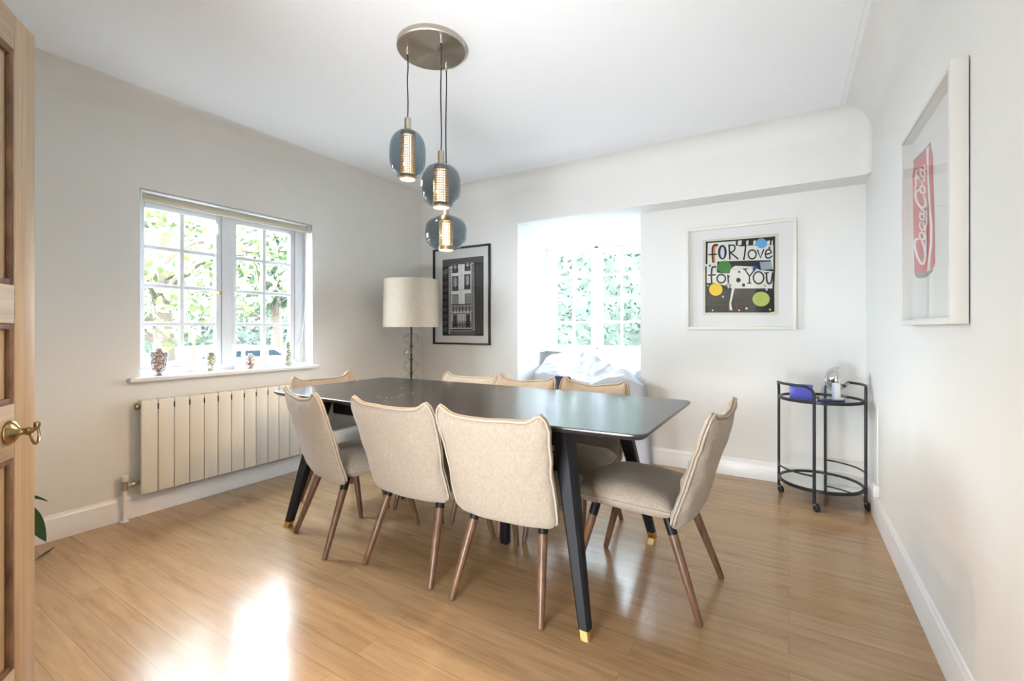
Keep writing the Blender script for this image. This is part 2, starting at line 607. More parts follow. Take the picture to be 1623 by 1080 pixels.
# left wall with window opening (y 1.161..2.302, z .815..1.938)
WY0, WY1, WZ0, WZ1 = 1.161, 2.302, 0.80, 1.938
mb = MB()
x0, x1 = XL - 0.28, XL
mb.box(x0, x1, YR - 0.1, WY0, 0, ZC + 0.02); mb.box(x0, x1, WY1, YA + 0.1, 0, ZC + 0.02)
mb.box(x0, x1, WY0, WY1, 0, WZ0); mb.box(x0, x1, WY0, WY1, WZ1, ZC + 0.02)
struct(mb.build('wall_left', 'wall', smooth=0))
# right wall
mb = MB(); mb.box(XR, XR + 0.2, YR - 0.1, YB + 0.25, 0, ZC + 0.02)
struct(mb.build('wall_right', 'wall', smooth=0))
# rear wall with the doorway
mb = MB()
mb.box(XL, -1.2, YR - 0.1, YR, 0, ZC); mb.box(-0.42, XR, YR - 0.1, YR, 0, ZC); mb.box(-1.2, -0.42, YR - 0.1, YR, 1.98, ZC)
struct(mb.build('wall_rear', 'wall', smooth=0))
# hall behind
mb = MB()
mb.box(-2.2, 0.9, -2.3, -2.2, 0, 2.4); mb.box(-2.3, -2.2, -2.3, YR - 0.1, 0, 2.4); mb.box(0.9, 1.0, -2.3, YR - 0.1, 0, 2.4)
mb.box(-2.3, 1.0, -2.3, YR - 0.1, 2.4, 2.5)
struct(mb.build('wall_hall', 'hall_wall', smooth=0))

# back wall: front plane A (left pier + bulkhead), recessed plane B, bay
BX0, BX1 = -2.11, -1.055
RY = 3.935                        # outer side of the reveal
mb = MB()
mb.box(XL, BX0, YA, RY, 0, ZC)                     # left pier
mb.box(BX0, XR, YA, RY, SOF, ZC)                   # bulkhead
mb.box(BX1, XR, YB, YB + 0.14, 0, SOF)             # recessed wall under the bulkhead
# rounded vertical junction bulkhead / right wall
R_ = 0.06
arc = [(XR, YA)] + [(XR - R_ + R_ * cos(a), YA - R_ + R_ * sin(a)) for a in [pi / 2 * k / 8 for k in range(9)]]
mb.prism(arc, SOF, ZC)
struct(mb.build('wall_back', 'wall', smooth=30))
# bay walls
bx0, bx1, by1 = -2.335, -0.64, 4.60
mb = MB()
mb.box(bx0 - 0.12, BX0, RY, RY + 0.06, 0, 2.3)              # return left
mb.box(BX1, bx1 + 0.12, YB + 0.14, RY + 0.06, 0, 2.3)       # return right
mb.box(bx0 - 0.12, bx0, RY + 0.06, by1 + 0.1, 0, 0.88)      # left below sill
mb.box(bx0 - 0.12, bx0, RY + 0.06, by1 + 0.1, 2.0, 2.3)
mb.box(bx1, bx1 + 0.12, RY + 0.06, by1 + 0.1, 0, 2.3)
mb.box(bx0, bx1, by1, by1 + 0.1, 0, 0.88)
mb.box(bx0, bx1, by1, by1 + 0.1, 2.0, 2.3)
mb.box(bx0 - 0.40, bx1 + 0.40, RY, by1 + 0.42, 2.30, 2.42)      # unseen bay roof, overhang added to keep sky light off the bay
struct(mb.build('wall_bay', 'wall', smooth=0))
mb = MB()
mb.box(bx0, bx1, RY, by1, SOF, 2.3)
mb.box(bx0, -2.18, RY, by1, 2.005, SOF); mb.box(-2.18, bx1, 4.47, by1, 2.005, SOF)
struct(mb.build('ceiling_bay', 'ceiling', smooth=0))

# ceiling with coved edges
mb = MB()
mb.box(XL - 0.28, XR + 0.2, YR - 0.1, YA + 0.36, ZC, ZC + 0.08)
struct(mb.build('ceiling', 'ceiling', smooth=0))
mb = MB()
rc = 0.14
def cove(p0, p1, inward):
    p0 = Vector(p0); p1 = Vector(p1); inn = Vector(inward)
    prof = [(0.0, 0.0)] + [(rc - rc * cos(a), rc - rc * sin(a)) for a in [pi / 2 * k / 10 for k in range(11)]]
    # wall side (0, -rc) to ceiling side (rc, 0)
    pr = [(0, 0)] + [(rc - rc * cos(pi / 2 * k / 10), -(rc - rc * sin(pi / 2 * k / 10))) for k in range(11)]
    vs = []
    for P in (p0, p1):
        for (a, z) in pr: vs.append(P + inn * a + Vector((0, 0, z)))
    n = len(pr)
    mb.add(vs, [(i, (i + 1) % n, n + (i + 1) % n, n + i) for i in range(n)] + [tuple(range(n)), tuple(range(2 * n - 1, n - 1, -1))])
cove((XL, YR, ZC), (XL, YA, ZC), (1, 0, 0))
cove((XR, YR, ZC), (XR, YA, ZC), (-1, 0, 0))
cove((XL, YA, ZC), (XR, YA, ZC), (0, -1, 0))
cove((XL, YR, ZC), (XR, YR, ZC), (0, 1, 0))
struct(mb.build('trim_3', 'wall', smooth=40))
mb = MB()
mb.tube([(0.275, YR + 0.1, ZC - 0.0005), (0.272, 3.46, ZC - 0.0005)], 0.0022, 6)
struct(mb.build('trim_1', 'white_gloss'))

# skirting boards
SK = [(0, 0), (0.016, 0), (0.016, 0.095), (0.013, 0.102), (0.013, 0.112), (0.008, 0.120), (0.005, 0.130), (0, 0.134)]
def skirting(name, p0, p1, inward):
    m_ = MB(); p0 = Vector(p0); p1 = Vector(p1); inn = Vector(inward); n = len(SK)
    vs = [P + inn * a + Vector((0, 0, z)) for P in (p0, p1) for a, z in SK]
    m_.add(vs, [(i, (i + 1) % n, n + (i + 1) % n, n + i) for i in range(n)] + [tuple(range(n)), tuple(range(2 * n - 1, n - 1, -1))])
    struct(m_.build(name, 'white_gloss', smooth=30))
skirting('baseboard_left', (XL, YR, 0), (XL, YA, 0), (1, 0, 0))
skirting('baseboard_right', (XR, YR, 0), (XR, YB, 0), (-1, 0, 0))
skirting('baseboard_back', (XL, YA, 0), (BX0, YA, 0), (0, -1, 0))
skirting('baseboard_recess', (BX1, YB, 0), (XR, YB, 0), (0, -1, 0))

# ------------------------------------------------------------------ windows
def casement(parent, origin, ux, w, z0, z1, rail, bars_h, cols=2, depth=0.04, barw=0.026, glass='pane'):
    """casement with glazing bars; origin = corner on the room side, ux = unit vector along the width"""
    ux = Vector(ux); uy = Vector((-ux.y, ux.x, 0))      # outward is +uy
    M = Matrix(((ux.x, uy.x, 0, origin[0]), (ux.y, uy.y, 0, origin[1]), (0, 0, 1, 0), (0, 0, 0, 1)))
    f = MB()
    f.bevbox(0, rail, 0, depth, z0, z1, 0.004, M); f.bevbox(w - rail, w, 0, depth, z0, z1, 0.004, M)
    f.bevbox(rail, w - rail, 0, depth, z0, z0 + rail, 0.004, M); f.bevbox(rail, w - rail, 0, depth, z1 - rail, z1, 0.004, M)
    c = f.build('casement', 'white_frame', parent)
    g = MB()
    for k in range(1, cols):
        x = rail + (w - 2 * rail) * k / cols
        g.bevbox(x - barw / 2, x + barw / 2, 0.006, depth - 0.006, z0 + rail, z1 - rail, 0.003, M)
    hh = z1 - z0 - 2 * rail
    for k in range(1, bars_h):
        z = z0 + rail + hh * k / bars_h
        g.bevbox(rail, w - rail, 0.008, depth - 0.008, z - barw / 2, z + barw / 2, 0.003, M)
    g.build('glazing_bars', 'white_frame', c)
    p = MB(); p.box(rail, w - rail, depth * 0.5 - 0.002, depth * 0.5 + 0.002, z0 + rail, z1 - rail, M)
    p.build('window_pane', glass, c, smooth=0)
    return c

# window_1 in the left wall: room looks toward -x, width runs along +y  (ux=(0,1), outward = (-1,0))
w1 = thing('window_1', 'white casement window with small panes in the left wall above the radiator', None, (0, 0, 0), kind='structure')
fx = XL - 0.11
m_ = MB()
m_.box(fx - 0.06, fx, WY0, WY0 + 0.035, 0.83, WZ1); m_.box(fx - 0.06, fx, WY1 - 0.078, WY1, 0.83, WZ1)
m_.box(fx - 0.06, fx, WY0 + 0.035, WY1 - 0.078, WZ1 - 0.045, WZ1)
m_.box(fx - 0.06, fx + 0.004, WY0 + 0.035, WY1 - 0.078, 0.815, 0.855)
m_.box(fx - 0.06, fx, 1.674, 1.735, 0.855, WZ1 - 0.045)
m_.build('window_frame', 'white_frame', w1, smooth=0)
m_ = MB(); m_.bevbox(fx - 0.06, XL + 0.0, WY0, WY1, 0.79, 0.815, 0.002); m_.bevbox(XL - 0.005, XL + 0.045, 1.10, 2.345, 0.79, 0.815, 0.006)
m_.build('window_sill', 'white_gloss', w1)
c1 = casement(w1, (fx - 0.006, 1.190, 0), (0, 1, 0), 0.482, 0.857, 1.890, 0.036, 4)
c2 = casement(w1, (fx - 0.006, 1.737, 0), (0, 1, 0), 0.485, 0.857, 1.890, 0.036, 4)
for (yy, sg, mm, cc) in ((1.654, -1, 'brass', c1), (1.757, 1, 'white_gloss', c2)):
    z_ = 1.352
    h_ = MB(); h_.use(mm)
    Mx = Matrix.Rotation(pi / 2, 4, 'Y')
    h_.lathe([(0.0, 0.012), (0.008, 0.012), (0.014, 0.004), (0.015, 0.0)], (fx - 0.004, yy, z_), 16, Mx)
    h_.tube(catmull([(fx + 0.012, yy, z_), (fx + 0.02, yy + sg * 0.03, z_ - 0.012), (fx + 0.02, yy + sg * 0.06, z_ - 0.035), (fx + 0.02, yy + sg * 0.085, z_ - 0.05), (fx + 0.02, yy + sg * 0.10, z_ - 0.045)], 5), 0.004, 8)
    h_.build('window_handle', mm, cc)
m_ = MB(); m_.bevbox(fx - 0.004, fx + 0.008, 1.640, 1.652, 1.76, 1.83, 0.002); m_.build('stay_catch', 'white_gloss', c1)

# roller blind at the window head
b_ = thing('roller_blind', 'rolled up beige roller blind at the head of the left window', 'blind', (0, 0, 0))
m_ = MB(); m_.lathe([(0.021, 0), (0.021, 1.10)], (0, 0, 0), 20, Matrix.Rotation(-pi / 2, 4, 'X'))
o = m_.build('fabric_roll', 'blind', b_); o.location = (XL - 0.03, 1.175, 1.900)
m_ = MB(); m_.bevbox(XL - 0.014, XL - 0.004, 1.175, 2.275, 1.868, 1.882, 0.003); m_.build('bottom_bar', 'blind_light', b_)
m_ = MB(); m_.bevbox(XL - 0.055, XL - 0.004, 1.165, 1.174, 1.872, 1.932, 0.003); m_.build('bracket', 'white_gloss', b_)
m_ = MB(); m_.bevbox(XL - 0.055, XL - 0.004, 2.277, 2.286, 1.872, 1.932, 0.003); m_.build('bracket', 'white_gloss', b_)
m_ = MB(); m_.tube(catmull([(XL - 0.02, 2.283, 1.88), (XL - 0.02, 2.285, 1.5), (XL - 0.03, 2.26, 1.25), (XL - 0.04, 2.23, 1.0)], 6), 0.0015, 6); m_.build('pull_cord', 'white_gloss', b_)

# bay windows
w2 = thing('window_2', 'white casement windows with small panes across the back of the bay', None, kind='structure')
m_ = MB()
wy = 4.60
m_.box(bx0, bx0 + 0.075, wy - 0.0, wy + 0.07, 0.88, 2.0)
for xm in (-1.745, -1.21): m_.box(xm - 0.022, xm + 0.022, wy + 0.0, wy + 0.07, 0.90, 1.98)
m_.box(-0.70, bx1, wy, wy + 0.07, 0.88, 2.0)
m_.box(bx0 + 0.075, -0.70, wy, wy + 0.07, 1.965, 2.0)
m_.build('window_frame', 'white_frame', w2, smooth=0)
m_ = MB(); m_.bevbox(bx0, bx1, 4.40, wy + 0.06, 0.862, 0.885, 0.004); m_.build('window_sill', 'white_gloss', w2)
for xa, xb in ((-2.26, -1.767), (-1.723, -1.232), (-1.188, -0.70)):
    # width along -x so that outward (uy) is +y : ux=(1,0) -> uy=(0,1)
    casement(w2, (xa, wy + 0.002, 0), (1, 0, 0), xb - xa, 0.886, 1.963, 0.040, 4, barw=0.022)
w3 = thing('window_3', 'narrow white side window of the bay on its left', None, kind='structure')
m_ = MB()
m_.box(bx0 - 0.07, bx0, RY + 0.06, RY + 0.10, 0.88, 2.0); m_.box(bx0 - 0.07, bx0, 4.53, 4.60, 0.88, 2.0)
m_.box(bx0 - 0.07, bx0, RY + 0.10, 4.53, 1.965, 2.0)
m_.build('window_frame', 'white_frame', w3, smooth=0)
m_ = MB(); m_.bevbox(bx0 - 0.05, bx0 + 0.10, RY + 0.06, 4.40, 0.862, 0.885, 0.004); m_.build('window_sill', 'white_gloss', w3)
cc = casement(w3, (bx0 - 0.002, RY + 0.10, 0), (0, 1, 0), 4.53 - RY - 0.10, 0.886, 1.963, 0.045, 4, barw=0.022)
m_ = MB(); m_.lathe([(0.0, 0.02), (0.010, 0.014), (0.012, 0.0)], (bx0, 4.50, 1.30), 12, Matrix.Rotation(pi / 2, 4, 'Y'))
m_.tube([(bx0 + 0.02, 4.50, 1.30), (bx0 + 0.03, 4.44, 1.25)], 0.004, 8); m_.build('window_handle', 'silver', cc)

# ------------------------------------------------------------------ door (pine, open, seen at the left edge)
dlat = Vector((-1.815, 0.40, 0)); dd = Vector((0.829, -0.559, 0)); dd.normalize()
dhin = dlat + dd * 0.76
dd2 = (dhin - dlat).normalized()
nn_ = Vector((-dd2.y, dd2.x, 0))
if nn_.dot(-dlat) < 0: nn_ = -nn_
# local: x from latch to hinge, y toward the camera side face
MD = Matrix(((dd2.x, nn_.x, 0, dlat.x), (dd2.y, nn_.y, 0, dlat.y), (0, 0, 1, 0), (0, 0, 0, 1)))
door = thing('door_1', 'open stripped pine panelled door at the left edge', None, kind='structure')
door.matrix_world = MD
DW, DH, DT = 0.76, 1.925, 0.036
rails = [(0.0, 0.21), (0.765, 0.905), (1.115, 1.215), (1.83, DH)]
panels = [(0.21, 0.765), (0.905, 1.115), (1.215, 1.83)]
m_ = MB()
m_.bevbox(0, 0.098, -DT, 0, 0.004, DH, 0.004); m_.bevbox(DW - 0.098, DW, -DT, 0, 0.004, DH, 0.004)
m_.bevbox(0.335, 0.425, -DT, 0, 0.21, 1.83, 0.003)
m_.build('stile', 'pine', door)
m_ = MB()
for a, b in rails:
    m_.bevbox(0.0985, DW - 0.0985, -DT, -0.0006, max(a, 0.004), b, 0.002)
m_.build('rail', 'pine_rail', door)
for a, b in panels:
    for xa, xb in ((0.0985, 0.335), (0.425, DW - 0.0985)):
        p = MB(); p.box(xa, xb, -DT + 0.011, -0.014, a, b); pp = p.build('panel', 'pine', door, smooth=0)
        q = MB(); t = 0.016
        for (x0_, x1_, z0_, z1_) in ((xa, xa + t, a, b), (xb - t, xb, a, b), (xa + t, xb - t, a, a + t), (xa + t, xb - t, b - t, b)):
            q.bevbox(x0_, x1_, -0.0135, -0.003, z0_, z1_, 0.003)
        q.build('moulding', 'worn_moulding', pp)
hd = MB()
hx, hz = 0.128, 0.835
My = Matrix.Rotation(-pi / 2, 4, 'X')
hd.lathe([(0.031, 0.0), (0.031, 0.004), (0.027, 0.010), (0.018, 0.016), (0.012, 0.020), (0.0085, 0.026), (0.0085, 0.034), (0.011, 0.036), (0.011, 0.040), (0.006, 0.042), (0.006, 0.046), (0.0, 0.046)], (hx, 0, hz), 32, My)
dh = hd.build('door_handle', 'old_brass', door)
hd = MB()
hd.tube([(hx + 0.012, 0.042, hz - 0.003), (hx - 0.010, 0.043, hz + 0.002), (hx - 0.026, 0.045, hz + 0.006)], [0.006, 0.0055, 0.005], 10)
hd.tube(catmull([(hx + 0.004, 0.043, hz - 0.004), (hx + 0.008, 0.047, hz - 0.020), (hx + 0.000, 0.050, hz - 0.034), (hx - 0.014, 0.050, hz - 0.032), (hx - 0.026, 0.048, hz - 0.016), (hx - 0.026, 0.045, hz + 0.004)], 6), 0.0032, 8)
hd.bevbox(hx - 0.034, hx - 0.018, 0.038, 0.050, hz + 0.004, hz + 0.020, 0.004)
hd.build('ring_pull', 'old_brass', dh)
m_ = MB(); m_.bevbox(-0.002, 0.003, -0.028, -0.008, 0.76, 0.86, 0.001); m_.build('latch_plate', 'old_brass', door)
# door frame trim in the rear wall
m_ = MB()
m_.bevbox(-1.28, -1.2, YR, YR + 0.018, 0, 2.05, 0.004); m_.bevbox(-0.42, -0.34, YR, YR + 0.018, 0, 2.05, 0.004); m_.bevbox(-1.2, -0.42, YR, YR + 0.018, 1.98, 2.05, 0.004)
struct(m_.build('trim_2', 'white_gloss'))

# ------------------------------------------------------------------ radiator
rad = thing('radiator', 'long cream sectional radiator under the left window', 'radiator', (XL, 1.135, 0))
for i in range(14):
    y0 = 0.002 + i * 0.083
    s_ = MB()
    s_.bevbox(0.072, 0.090, y0, y0 + 0.0795, 0.143, 0.685, 0.003)
    s_.box(0.018, 0.072, y0 + 0.026, y0 + 0.053, 0.150, 0.675)
    s_.bevbox(0.016, 0.072, y0 + 0.008, y0 + 0.072, 0.655, 0.684, 0.004)
    sec = s_.build('section', 'radiator', rad)
    if i < 13:
        d_ = MB(); d_.bevbox(0.060, 0.0912, y0 + 0.0768, y0 + 0.0858, 0.628, 0.662, 0.003)  # black blocks paint the shade of the open slot and section gap
        d_.box(0.066, 0.074, y0 + 0.0797, y0 + 0.0829, 0.15, 0.68)
        d_.build('slot_shade_block', 'slot_shade', sec)
m_ = MB(); m_.lathe([(0.017, -0.022), (0.019, -0.018), (0.019, -0.004), (0.013, 0.0), (0.013, 0.02)], (0.045, 0.008, 0.648), 8, Matrix.Rotation(-pi / 2, 4, 'X')); m_.build('end_plug', 'old_brass', rad)
m_ = MB()
m_.tube([(0.045, 0.02, 0.205), (0.045, -0.058, 0.205)], 0.011, 12)
m_.lathe([(0.016, 0.180), (0.016, 0.228), (0.012, 0.232)], (0.045, -0.062, 0), 12)
m_.lathe([(0.015, -0.008), (0.018, -0.004), (0.018, 0.008), (0.015, 0.012)], (0.045, -0.020, 0.205), 8, Matrix.Rotation(pi / 2, 4, 'X'))
vl = m_.build('valve', 'nickel', rad)
m_ = MB(); m_.lathe([(0.017, 0.232), (0.019, 0.238), (0.018, 0.262), (0.012, 0.266)], (0.045, -0.062, 0), 16); m_.build('valve_cap', 'cream_frame', vl)
m_ = MB(); m_.lathe([(0.020, 0.001), (0.020, 0.006), (0.010, 0.008), (0.010, 0.180)], (0.045, -0.062, 0), 16); m_.build('pipe', 'white_gloss', rad)
for yb in (0.25, 0.85):
    m_ = MB(); m_.box(0.0, 0.02, yb, yb + 0.03, 0.55, 0.6); m_.build('wall_bracket', 'radiator', rad, smooth=0)

# ------------------------------------------------------------------ dining table
TX0, TX1, TYC = -2.585, -0.415, 1.985
def half_w(x):
    t = (x - (TX0 + TX1) / 2) / ((TX1 - TX0) / 2)
    return 0.475 - 0.03 * t * t
table = thing('dining_table', 'black stained extending dining table with brass tipped legs', 'table', (-1.5, TYC, 0))
def leaf(xa, xb, rl, rr):
    pts = []
    n = 14; r = 0.045
    xs = [xa + (xb - xa) * i / n for i in range(n + 1)]
    low = [(x, -half_w(x)) for x in xs]; up = [(x, half_w(x)) for x in reversed(xs)]
    def rnd(cx_, cy_, a0): return [(cx_ + r * cos(a0 + pi / 2 * k / 6), cy_ + r * sin(a0 + pi / 2 * k / 6)) for k in range(7)]
    if rl: low = rnd(xa + r, -half_w(xa) + r, pi) + [p for p in low if p[0] > xa + r]
    if rr: low = [p for p in low if p[0] < xb - r] + rnd(xb - r, -half_w(xb) + r, -pi / 2); up = rnd(xb - r, half_w(xb) - r, 0) + [p for p in up if p[0] < xb - r]
    if rl: up = [p for p in up if p[0] > xa + r] + rnd(xa + r, half_w(xa) - r, pi / 2)
    return low + up
for (xa, xb, a, b) in ((TX0, -1.7112, 1, 0), (-1.7098, -1.2912, 0, 0), (-1.2898, TX1, 0, 1)):
    P = leaf(xa, xb, a, b)
    bm = bmesh.new()
    def sh(P, ins):
        cx_ = (xa + xb) / 2
        out = []
        for x, y in P:
            yy = y * (1 - ins / 0.45)
            xx = x
            if a and x < xa + 0.2: xx = x + ins
            if b and x > xb - 0.2: xx = x - ins
            out.append((xx, yy))
        return out
    rings = [(sh(P, 0.016), 0.716), (sh(P, 0.004), 0.726), (P, 0.733), (P, 0.738), (sh(P, 0.003), 0.741)]
    m_ = MB(); n = len(P); vs = []
    for pp, z in rings: vs += [(x + 1.5, y, z) for x, y in pp]
    fs = [tuple(range(n - 1, -1, -1)), tuple(range(4 * n, 5 * n))]
    for k in range(4): fs += [(k * n + i, k * n + (i + 1) % n, (k + 1) * n + (i + 1) % n, (k + 1) * n + i) for i in range(n)]
    m_.add(vs, fs)
    m_.build('tabletop_leaf', 'table_top', table, smooth=25)
    bm.free()
m_ = MB()
ax, ay = 0.70, 0.31
m_.bevbox(-ax, ax, -ay, -ay + 0.022, 0.625, 0.716, 0.002); m_.bevbox(-ax, ax, ay - 0.022, ay, 0.625, 0.716, 0.002)
m_.bevbox(-ax, -ax + 0.022, -ay + 0.022, ay - 0.022, 0.625, 0.716, 0.002); m_.bevbox(ax - 0.022, ax, -ay + 0.022, ay - 0.022, 0.625, 0.716, 0.002)
m_.build('apron', 'table_black', table)
for sx in (-1, 1):
    for sy in (-1, 1):
        top = Vector((sx * 0.735, sy * 0.335, 0.716)); foot = Vector((sx * 0.885, sy * 0.462, 0.0))
        def ring(t, w, z=None, extra=0.0):
            c = top.lerp(foot, t)
            return [(c.x + dx * w, c.y + dy * w, c.z) for dx, dy in ((-.5, -.32), (-.32, -.5), (.32, -.5), (.5, -.32), (.5, .32), (.32, .5), (-.32, .5), (-.5, .32))]
        m_ = MB(); tt = [(0, .078), (0.12, .074), (0.5, .058), (0.955, .042)]
        vs = sum([ring(t, w) for t, w in tt], [])
        fs = [tuple(range(8)), tuple(range(31, 23, -1))] + [(k * 8 + i, k * 8 + (i + 1) % 8, (k + 1) * 8 + (i + 1) % 8, (k + 1) * 8 + i) for k in range(3) for i in range(8)]
        m_.add(vs, fs); lg = m_.build('leg', 'table_black', table)
        m_ = MB(); vs = ring(0.955, .043) + ring(1.0, .041)
        m_.add(vs, [tuple(range(8)), tuple(range(15, 7, -1))] + [(i, (i + 1) % 8, 8 + (i + 1) % 8, 8 + i) for i in range(8)])
        m_.build('brass_tip', 'brass', lg)
m_ = MB(); m_.bevbox(0.235, 0.275, -0.02, 0.02, 0.0, 0.70, 0.004); m_.bevbox(0.235, 0.275, -0.29, 0.29, 0.67, 0.705, 0.004); m_.build('support_leg', 'table_black', table)

# ------------------------------------------------------------------ dining chairs
def nz(x, y, z, s=1.0): return noise.noise(Vector((x * s, y * s, z * s)))
def make_chair(seed, label, ear=0.022, tilt=0.0, wr=1.0):
    """faces +y; origin on the floor at the centre of the feet"""
    t = thing('dining_chair', label, 'chair', group='slipcovered dining chairs around the table')
    sd = seed * 7.3
    # ---- backrest: pillow slab, base line y=-.165 z=.335 leaning back to y=-.335 z=.775
    b0 = Vector((0, -0.165, 0.335)); b1 = Vector((0, -0.305, 0.768))
    up = (b1 - b0); L = up.length; up.normalize(); back = Vector((0, -up.z, up.y))   # toward the rear
    def hw(v):          # half width
        return 0.223 + 0.014 * v + 0.004 * sin(v * 7 + sd)
    def edge_h(u, v):   # top edge shape with ears
        au = abs(u)
        top = ear * math.exp(-((au - 0.90) / 0.13) ** 2) - 0.010 * max(0, (au - 0.9) / 0.1) ** 2 + 0.010 * (0.5 - au) * -1 - 0.006 * (1 - au) + 0.004 * sin(u * 5 + sd)
        return v * L + top * v ** 6
    def P(u, v, side, T):
        ue = u; ve = v
        corner = max(0, 1 - ((1 - abs(u)) / 0.12)) * max(0, 1 - (v / 0.08)) * 0.014   # rounded bottom corners
        corner += max(0, 1 - ((1 - abs(u)) / 0.12)) * max(0, 1 - ((1 - v) / 0.08)) * 0.010
        x = ue * (hw(v) - corner)
        h = edge_h(u, v) + corner * (0.6 if v < 0.5 else -0.4)
        prof = (1 - abs(u) ** 7) ** 0.5 * (1 - abs(2 * v - 1) ** 9) ** 0.5
        th = T * prof * (1 - 0.28 * v)
        wob = 0.0050 * wr * nz(u * 2.2 + sd, v * 3, side * 4) + 0.0075 * wr * max(0, abs(u) - 0.5) * nz(u * 4 + sd, v * 9, side * 9) * 4 + 0.006 * wr * max(0, v - 0.75) * nz(u * 6 + sd, v * 4, side * 9) * 4
        curve = 0.020 * (1 - u * u)                         # back wraps round the sitter
        off = side * (th + wob * prof) + curve
        sw = 0.006 * wr * nz(sd, v * 5, u > 0) * abs(u) ** 3
        return b0 + Vector((x + sw, 0, 0)) + up * h + back * off
    m_ = MB()
    N, K = 30, 30
    def warp(q): return 0.5 - 0.5 * cos(q * pi)
    for side, T in ((1, 0.034), (-1, 0.036)):
        m_.grid(lambda a, b, side=side, T=T: P(2 * warp(a) - 1, warp(b), side, T), N, K)
    bk = m_.build('backrest', 'linen', t, smooth=180, weld=True)
    # double seam piping around the edge
    m_ = MB()
    for s2 in (1, -1):
        pts = []
        for k in range(25): pts.append((-1, 0.03 + 0.97 * k / 24))
        for k in range(1, 24): pts.append((-1 + 2 * k / 24, 1))
        for k in range(25): pts.append((1, 1 - 0.97 * k / 24))
        path = []
        for (u, v) in pts:
            p = P(u, v, s2, 0.03)
            d = Vector((u * 0.004 if abs(u) == 1 else 0, 0, 0)) + (up * 0.004 if v == 1 else Vector())
            w_ = 0.0025 * wr * nz(u * 3 + sd, v * 11, 3.1)
            path.append(p + d + back * (s2 * 0.0055 + w_) + Vector((w_, 0, 0)))
        m_.tube(path, 0.0052, 8)
    m_.build('piping', 'linen_piping', bk, smooth=180)
    # ---- seat cushion
    def Q(u, v, side):
        # v 0 rear .. 1 front
        y = -0.165 + 0.430 * v
        w = 0.205 + 0.030 * v - 0.02 * max(0, v - 0.85) / 0.15 * 1.0
        x = u * (w - 0.03 * (max(0, (abs(u) - 0.6) / 0.4) ** 2) * (max(0, (v - 0.8) / 0.2) ** 2))
        y -= 0.025 * u * u * v
        prof = (1 - abs(u) ** 6) ** 0.5 * (1 - abs(2 * v - 1) ** 8) ** 0.5
        zc = 0.392 + 0.012 * v
        if side > 0: z = zc + prof * (0.052 + 0.020 * sin(pi * min(1, v * 1.05)) * (1 - 0.5 * u * u)) + 0.005 * wr * nz(u * 2 + sd, v * 3, 1) * prof
        else: z = zc - prof * (0.050 - 0.006 * v)
        z -= 0.012 * max(0, v - 0.75) / 0.25
        return Vector((x, y, z))
    m_ = MB()
    for side in (1, -1):
        m_.grid(lambda a, b, side=side: Q(2 * warp(a) - 1, warp(b), side), 26, 26)
    st = m_.build('seat', 'linen', t, smooth=180, weld=True)
    m_ = MB()
    path = [Q(-1, k / 20, 1) + Vector((-0.001, 0, 0)) for k in range(21)] + [Q(-1 + 2 * k / 20, 1, 1) for k in range(1, 20)] + [Q(1, 1 - k / 20, 1) + Vector((0.001, 0, 0)) for k in range(21)]
    m_.tube(path, 0.0036, 8); m_.build('seam', 'linen_piping', st, smooth=180)
    # ---- legs
    for sx in (-1, 1):
        for (yt, yf, xt, xf) in ((-0.130, -0.268, 0.150, 0.198), (0.165, 0.268, 0.145, 0.170)):
            a = Vector((sx * xt, yt, 0.372)); b = Vector((sx * xf, yf, 0.0))
            c = a.lerp(b, 0.20)
            m_ = MB(); m_.tube([c, a.lerp(b, 0.5), a.lerp(b, 0.985), b], [0.0190, 0.0168, 0.0125, 0.0105], 16)
            lg = m_.build('leg', 'walnut', t)
            m_ = MB(); m_.tube([a, c], [0.0198, 0.0193], 16); m_.build('leg_cap', 'leg_black', lg)
    return t

protos = [make_chair(k, '', ear=e, wr=w) for k, e, w in ((1, 0.024, 1.2), (2, 0.020, 1.3), (3, 0.026, 1.6), (4, 0.024, 1.6))]
spots = [
    (0, -0.992, 1.733, 4, 'beige slipcovered chair on the near side, directly left of the near right table leg'),
    (1, -1.500, 1.733, 1, 'beige slipcovered chair in the middle of the near side of the table'),
    (2, -2.015, 1.702, -15, 'beige slipcovered chair turned slightly, leftmost on the near side of the table'),
    (3, -0.533, 2.020, 86, 'beige grey chair at the right end of the table, seen from the side'),
    (0, -2.400, 1.985, -90, 'beige chair at the left end of the table in front of the radiator'),
    (1, -1.900, 2.270, 182, 'beige chair on the far side of the table, nearest the floor lamp'),
    (2, -1.465, 2.280, 180, 'beige chair in the middle of the far side of the table'),
    (3, -1.010, 2.310, 180, 'beige chair on the far side of the table, in front of the dust sheet'),
]
used = set()
for (k, x, y, a, lab) in spots:
    src = protos[k]
    if k in used: o = copy_tree(src)
    else: o = src; used.add(k)
    o.location = (x, y, 0); o.rotation_euler = (0, 0, radians(a)); o['label'] = lab
    if 'far side' in lab: o.scale = (0.93, 1, 1)

# navy upright chair behind the far row (only a sliver shows between two backs)
nv = thing('upright_chair', 'navy blue chair glimpsed between two beige chair backs on the far side of the table', 'chair', (-1.47, 2.98, 0), pi)
m_ = MB(); m_.bevbox(-0.065, 0.065, -0.20, -0.165, 0.42, 0.742, 0.012); m_.build('backrest', 'navy', nv)
m_ = MB(); m_.bevbox(-0.19, 0.19, -0.165, 0.15, 0.40, 0.45, 0.015); m_.build('seat', 'navy', nv)
for sx in (-1, 1):
    for yy in (-0.17, 0.12):
        m_ = MB(); m_.tube([(sx * 0.16, yy, 0.41), (sx * 0.175, yy * 1.05, 0)], [0.014, 0.011], 12); m_.build('leg', 'leg_black', nv)

